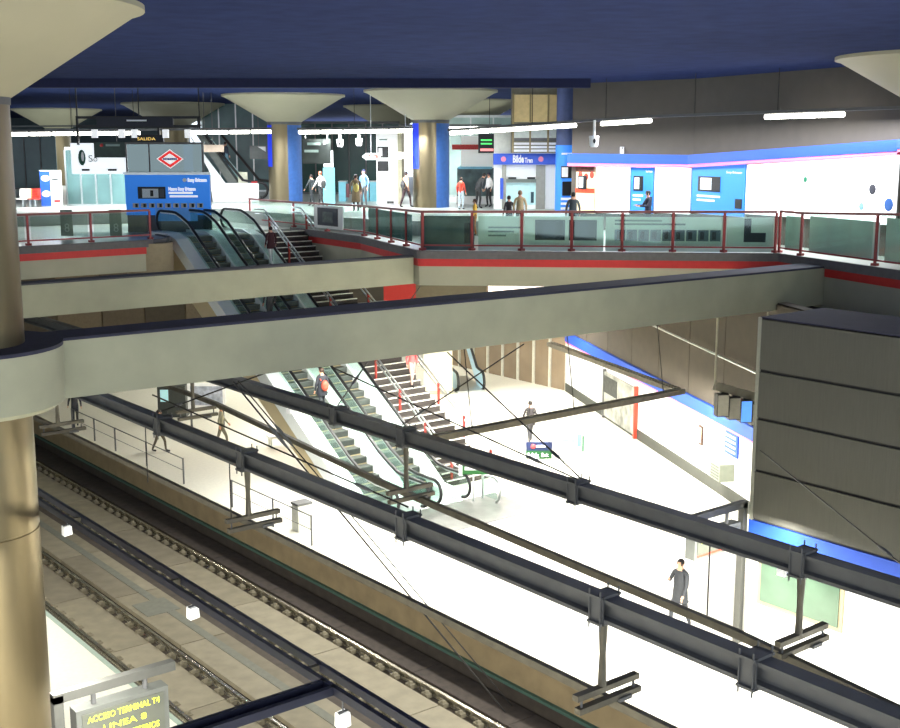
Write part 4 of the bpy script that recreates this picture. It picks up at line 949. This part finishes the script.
f.part('inner_panel', mat('inner_cyan', (190, 226, 226), .4, emit=.25), 506, 536, 182, 205, .28, .36); f.part('inner_awning', mat('awning', (120, 128, 120), .5), 506, 536, 179, 182.5, .1, .36)
for px in (508, 527): f.part('lamp', BLACK, px, px+8, 177, 179, .05, .2)
f.part('figure_print', mat('print_teal', (40, 80, 90), .5), 531, 534, 192, 203, .26, .28)
# tan glazed upper wall with louvers
f = Face('upper_glazing', 'tan glazed panels with louvers above the ticket kiosk', 'glazing', 511, 153, 56.5, z=M2)
zt = lambda py: atd(511, py, 56.5).z - M2; f.Zz = zt
for a, b in ((514, 529.5), (531, 547), (549, 557)):
    f.part('tan_pane', mat('tan_pane', (206, 182, 128), .5, emit=.12), a, b, 95, 122, .1, .15); f.part('lower_pane', mat('pale_pane2', (214, 222, 214), .3), a, b, 127, 141, .1, .15)
    for k_ in range(3): f.part('louver', WHITE, a, b, 142.5+3.5*k_, 144.8+3.5*k_, .05, .15)
for px in (513, 530, 548): f.part('mullion', mat('mullion_tan', (150, 132, 90), .5), px-.8, px+.8, 94, 153, .03, .17)
f.part('dark_sill', DARKST, 514, 557, 138, 141, .05, .12)
B(f.X(511), f.X(557), .17, .3, zt(153), ZT-M2).build('back_panel', mat('glaz_back', (120, 116, 100), .7), f.o)
f = Face('sensor_box', 'tiny white box on top of the blue band', 'box', 622, 153.3, 51.25)
f.part('box_body', WHITE, 620.3, 623.6, 147, 153.6, -.1, .3); f.part('lens', BLACK, 621.3, 622.6, 147.5, 149, -.12, -.1)

# ================================================================== PEOPLE
def person(label, loc, heading, h=1.74, top=(50, 52, 60), legs=(40, 42, 50), hair=(40, 30, 24), pose='stand', coat=None, arms=None, lean=0., bag=None, shoes=(30, 28, 28)):
    root = thing('person', label, 'person', loc, heading); S = h/1.75
    st_ = {'stand': .04, 'walk': .26, 'step': .16}.get(pose, .04)
    V = []; R_ = []; E_ = []; cat_ = []
    def v(p, r, par=None, c=None):
        z = p[2]; yy = p[1] + lean*max(0, z-.92)
        V.append((p[0]*S, yy*S, (z-abs(lean)*.25*max(0, z-.92))*S)); R_.append((r[0]*S, r[1]*S) if isinstance(r, tuple) else (r*S, r*S))
        if par is not None: E_.append((par, len(V)-1)); cat_.append(c)
        return len(V)-1
    pel = v((0, 0, .97), (.155, .115)); sp = v((0, 0, 1.12), (.14, .105), pel, 'top'); ch = v((0, .01, 1.33), (.165, .115), sp, 'top'); nb_ = v((0, 0, 1.45), (.10, .075), ch, 'top')
    nk = v((0, .01, 1.53), .052, nb_, 'skin'); hd = v((0, .03, 1.62), (.072, .09), nk, 'skin'); tp = v((0, .025, 1.70), (.06, .072), hd, 'skin')
    wr_ = []
    for s_ in (-1, 1):
        a = (arms or {}).get(s_, ((s_*.245, -.03, 1.16), (s_*.25, .06, .93)))
        if pose == 'walk' and not (arms and s_ in arms): a = ((s_*.24, -.10*s_, 1.17), (s_*.25, -.16*s_+.1, .96))
        sh = v((s_*.17, 0, 1.41), .06, nb_, 'top'); el = v(a[0], .046, sh, 'top'); wr = v(a[1], .032, el, 'top')
        d = (Vector(a[1])-Vector(a[0])).normalized(); pm_ = Vector(a[1])+d*.07
        pl_ = v(tuple(pm_), (.034, .022), wr, 'skin'); wr_.append((Vector(V[wr]), Vector(V[pl_]), s_))
        hp_ = v((s_*.085, 0, .92), .095, pel, 'legs'); f_ = s_*st_
        kn = v((s_*.095, f_*.6+.04, .50), .062, hp_, 'legs'); an = v((s_*.10, f_-.03, .09), .042, kn, 'legs'); to = v((s_*.11, f_+.14, .035), (.042, .034), an, 'shoe')
    me = bpy.data.meshes.new('body'); me.from_pydata(V, E_, []); ob = bpy.data.objects.new('tmp', me); col.objects.link(ob)
    ob.modifiers.new('s', 'SKIN'); sk = me.skin_vertices[0].data
    for i, r in enumerate(R_): sk[i].radius = r; sk[i].use_root = (i == 0)
    sub = ob.modifiers.new('u', 'SUBSURF'); sub.levels = 1; sub.render_levels = 1
    dg = bpy.context.evaluated_depsgraph_get(); me2 = bpy.data.meshes.new_from_object(ob.evaluated_get(dg)); bpy.data.objects.remove(ob)
    # fingers rooted in the palms
    mb = MB(); mb.v = [tuple(x.co) for x in me2.vertices]; mb.f = [tuple(p.vertices) for p in me2.polygons]; nbody = len(mb.f)
    for w0, p0, s_ in wr_:
        d = (p0-w0).normalized(); side = Vector((0, 1, 0)) - d*d.y
        if side.length < .3: side = Vector((1, 0, 0)) - d*d.x
        side.normalize(); nrm = d.cross(side)
        for q, ln in zip((-1.5, -.5, .5, 1.5), (.062, .078, .083, .072)):
            b0 = p0+side*q*.017*S; b1 = b0+d*ln*.55*S; b2 = b1+(d*.8+nrm*.5*s_)*ln*.45*S
            mb.tube([b0, b1, b2], [.0095*S, .009*S, .007*S], 6)
        b0 = w0.lerp(p0, .5)+side*.02*S; b1 = b0+(side*.8+d*.5)*.035*S; b2 = b1+(d*.9+side*.2)*.03*S
        mb.tube([b0, b1, b2], [.011*S, .010*S, .008*S], 6)
    m2 = bpy.data.meshes.new('body'); m2.from_pydata(mb.v, [], mb.f)
    key = lambda c_: 'cloth_%d_%d_%d' % c_
    mats_ = [mat(key(top), top, .8, var=.1, scale=12), mat(key(legs), legs, .8, var=.1, scale=12), SKIN, mat(key(shoes), shoes, .5)]
    for m_ in mats_: m2.materials.append(m_)
    seg = [(Vector(V[a]), Vector(V[b]), c_) for (a, b), c_ in zip(E_, cat_)]; idx = {'top': 0, 'legs': 1, 'skin': 2, 'shoe': 3}
    for p in m2.polygons:
        p.use_smooth = True
        if p.index >= nbody: p.material_index = 2; continue
        c_ = p.center; best = None
        for a, b, k_ in seg:
            ab = b-a; t_ = max(0, min(1, (c_-a).dot(ab)/max(1e-9, ab.length_squared))); dd = (c_-(a+ab*t_)).length
            if best is None or dd < best[0]: best = (dd, k_)
        p.material_index = idx[best[1]]
    bo = link('body', m2, root)
    H = Vector(V[hd])
    # hair cap, face
    mb = MB(); mb.ball((H.x, H.y-.018*S, H.z+.035*S), .088*S, .10*S, .098*S, 14, 8)
    keep = [f for f in mb.f if not all((mb.v[i][1] > H.y+.035*S and mb.v[i][2] < H.z+.075*S) or mb.v[i][2] < H.z-.04*S for i in f)]
    mb.f = keep; mb.build('hair', mat('hair_%d' % hair[0], hair, .6, var=.15, scale=30), root, True)
    for s_ in (-1, 1): MB().ball((H.x+s_*.028*S, H.y+.083*S, H.z+.012*S), .011*S, .008*S, .007*S, 8, 4).build('eye', BLACK, bo)
    MB().add([(H.x, H.y+.088*S, H.z+.01*S), (H.x-.014*S, H.y+.084*S, H.z-.028*S), (H.x+.014*S, H.y+.084*S, H.z-.028*S), (H.x, H.y+.115*S, H.z-.024*S)], [(0,1,3),(0,3,2),(1,2,3),(0,2,1)]).build('nose', SKIN, bo)
    B(H.x-.022*S, H.x+.022*S, H.y+.078*S, H.y+.09*S, H.z-.05*S, H.z-.042*S).build('mouth', mat('lips', (160, 80, 76), .5), bo)
    for s_ in (-1, 1): MB().ball((H.x+s_*.08*S, H.y-.0, H.z), .012*S, .022*S, .03*S, 8, 4).build('ear', SKIN, bo)
    if coat:
        mb = MB(); n_ = 20; rings = ((.93+.35, .175, .125), (1.1, .165, .125), (.95, .185, .14), (.75, .195, .16), (coat, .215, .185))
        vs_ = []
        for z_, rx, ry in rings:
            for k_ in range(n_):
                a = 2*math.pi*k_/n_; yy = ry*math.sin(a) + lean*max(0, z_-.92); vs_.append((rx*math.cos(a)*S, yy*S, (z_-abs(lean)*.25*max(0, z_-.92))*S))
        fs = [(i*n_+k_, i*n_+(k_+1) % n_, (i+1)*n_+(k_+1) % n_, (i+1)*n_+k_) for i in range(len(rings)-1) for k_ in range(n_)]
        mb.add(vs_, fs).build('coat', mats_[0], root, True)
    if bag:
        bg = MB().ball((.0, -.2*S, 1.12*S), .14*S, .10*S, .2*S, 12, 8).build('bag', mat('bag_%d' % bag[0], bag, .6), root, True)
        MB().tube([(-.1*S, -.12*S, 1.3*S), (-.12*S, .05*S, 1.46*S), (.05*S, .13*S, 1.3*S), (.15*S, .0, 1.05*S)], .018*S, 6).build('strap', mat('bag_%d' % bag[0], bag, .6), bg, True)
    return root
AW = -YAW            # facing away from the camera
def zpt(px, py, z): p = atz(px, py, z); return (p.x, p.y, z)
person('man in dark suit walking on the bright platform', (22.19, 18.67, 0), AW+math.pi*.75, 1.88, (54, 56, 60), (56, 58, 62), (34, 26, 20), 'walk', coat=.72, arms={1: ((.26, .05, 1.18), (.16, .24, 1.28))})
person('person in dark coat walking away on the bright platform', (32.17, 35.2, 0), AW+.2, 1.76, (58, 54, 56), (60, 60, 66), (40, 30, 26), 'walk', coat=.8)
def esc_z(y): return max(0, min(M, (y-YB)*SL+.15))
def proj(p):
    q = Vector(p)-C0; d = q.dot(FW); return CX+F_PX*q.dot(RT)/d, CY-F_PX*q.dot(UP)/d
def on_slope(px, py, dz=.15):
    best = None
    for i in range(0, 140):
        for j in range(0, 70):
            y_ = 31.5+i*.1; x_ = 22.2+j*.08; z_ = max(0, min(M, (y_-YB)*SL+dz)); a, b = proj((x_, y_, z_)); e = (a-px)**2+(b-py)**2
            if best is None or e < best[0]: best = (e, x_, y_, z_)
    return best[1:]
ye = atx(322, 392, 22.6).y
person('man with red bag standing on the left escalator', (22.6, ye, esc_z(ye)+.02), .0, 1.76, (44, 46, 54), (40, 42, 48), (60, 40, 28), 'step', bag=(190, 70, 50), coat=.85)
person('person with only the head showing between the two beams', (23.0, 40.0, esc_z(40.0)+.02), 0, 1.7, (60, 60, 64), (40, 40, 46), (36, 26, 22), 'step')
person('woman in dark red top at the top of the right escalator', on_slope(272, 266), -.1, 1.6, (64, 30, 40), (226, 226, 230), (44, 26, 26), 'step', coat=.98)
person('person in red trousers coming down the stairs', on_slope(412, 388), math.pi, 1.7, (210, 90, 90), (190, 150, 140), (40, 30, 26), 'step')
person('person in light jacket walking past the fence', zpt(160, 452, 0), AW-1.2, 1.72, (220, 216, 206), (90, 82, 66), (50, 40, 30), 'walk', bag=(60, 58, 60))
person('person in pale shirt and dark cap beside the map board', zpt(222, 448, 0), AW-1.4, 1.76, (150, 146, 124), (120, 116, 98), (50, 54, 72), 'walk')
person('person in black trousers under the near beam at the left', zpt(76, 428, 0), AW+.4, 1.74, (60, 60, 66), (40, 42, 50), (40, 30, 26), 'walk')
def mezz(px, py, d): p = atd(px, py, d); return (p.x, p.y, M2)
FC = AW+math.pi
person('person with white top walking beside the direction board', mezz(321, 205, 60), AW+.9, 1.78, (240, 232, 226), (44, 46, 48), (200, 110, 80), 'walk', bag=(50, 52, 52))
person('person in dark jacket following beside the blue column', mezz(312, 205, 60.5), AW+.9, 1.6, (62, 70, 72), (50, 56, 60), (40, 40, 44), 'walk')
person('person in long brown coat seen from behind by the gates', mezz(356, 206, 56), AW+.2, 1.72, (140, 120, 90), (60, 54, 50), (60, 46, 30), 'stand', coat=.45, bag=(230, 214, 120))
person('man in blue and white jacket facing the brown coat', mezz(364, 204, 59), AW+2.6, 1.88, (110, 150, 190), (86, 84, 86), (30, 40, 76), 'stand')
person('person walking between white pillar and steel column', mezz(406, 207, 59.5), AW-.8, 1.76, (220, 180, 150), (60, 40, 44), (46, 30, 30), 'walk', bag=(60, 40, 40))
person('child in red jacket at the shop counter', mezz(461, 203, 57.5), AW-.5, 1.55, (226, 80, 60), (190, 206, 214), (70, 50, 40), 'stand')
person('man in dark suit leaning over the shop counter', mezz(478, 203, 58.5), AW-.9, 1.8, (52, 54, 56), (44, 46, 46), (40, 34, 30), 'stand', lean=.5)
person('person in white shirt behind the leaning man', mezz(489, 203, 60), AW+2.2, 1.7, (240, 236, 232), (44, 44, 46), (30, 28, 28), 'stand')
person('person in tan jacket waiting at the ticket kiosk', mezz(520, 207, 49.2)[:2]+(M,), AW, 1.84, (190, 166, 126), (90, 80, 66), (130, 100, 70), 'stand')
person('person in black and pink beside the tan jacket', mezz(509, 207, 49.4)[:2]+(M,), AW+.4, 1.62, (60, 56, 58), (40, 40, 44), (50, 60, 40), 'stand')
person('man in grey jacket in front of the food poster', tuple(Vector((atd(573, 210, 47).x, atd(573, 210, 47).y, M+.0))), AW, 1.86, (74, 82, 86), (50, 54, 60), (36, 34, 36), 'stand')
person('man in dark jacket in front of the blue poster', tuple(Vector((atd(648, 210, 47).x, atd(648, 210, 47).y, M))), AW+1.8, 1.92, (40, 44, 62), (40, 42, 50), (24, 22, 24), 'stand', arms={1: ((.22, .12, 1.2), (.16, .36, 1.22)), -1: ((-.22, .12, 1.2), (-.12, .36, 1.2))})
person('person on the upper escalator in dark top', tuple(atd(226, 171, 66.6)), AW-.6, 1.6, (50, 60, 74), (120, 160, 180), (40, 40, 46), 'step')
person('child in yellow at the railing beside the shop', mezz(475, 208, 49.0)[:2]+(M,), AW+1.4, 1.5, (240, 190, 70), (200, 120, 50), (90, 60, 40), 'stand')
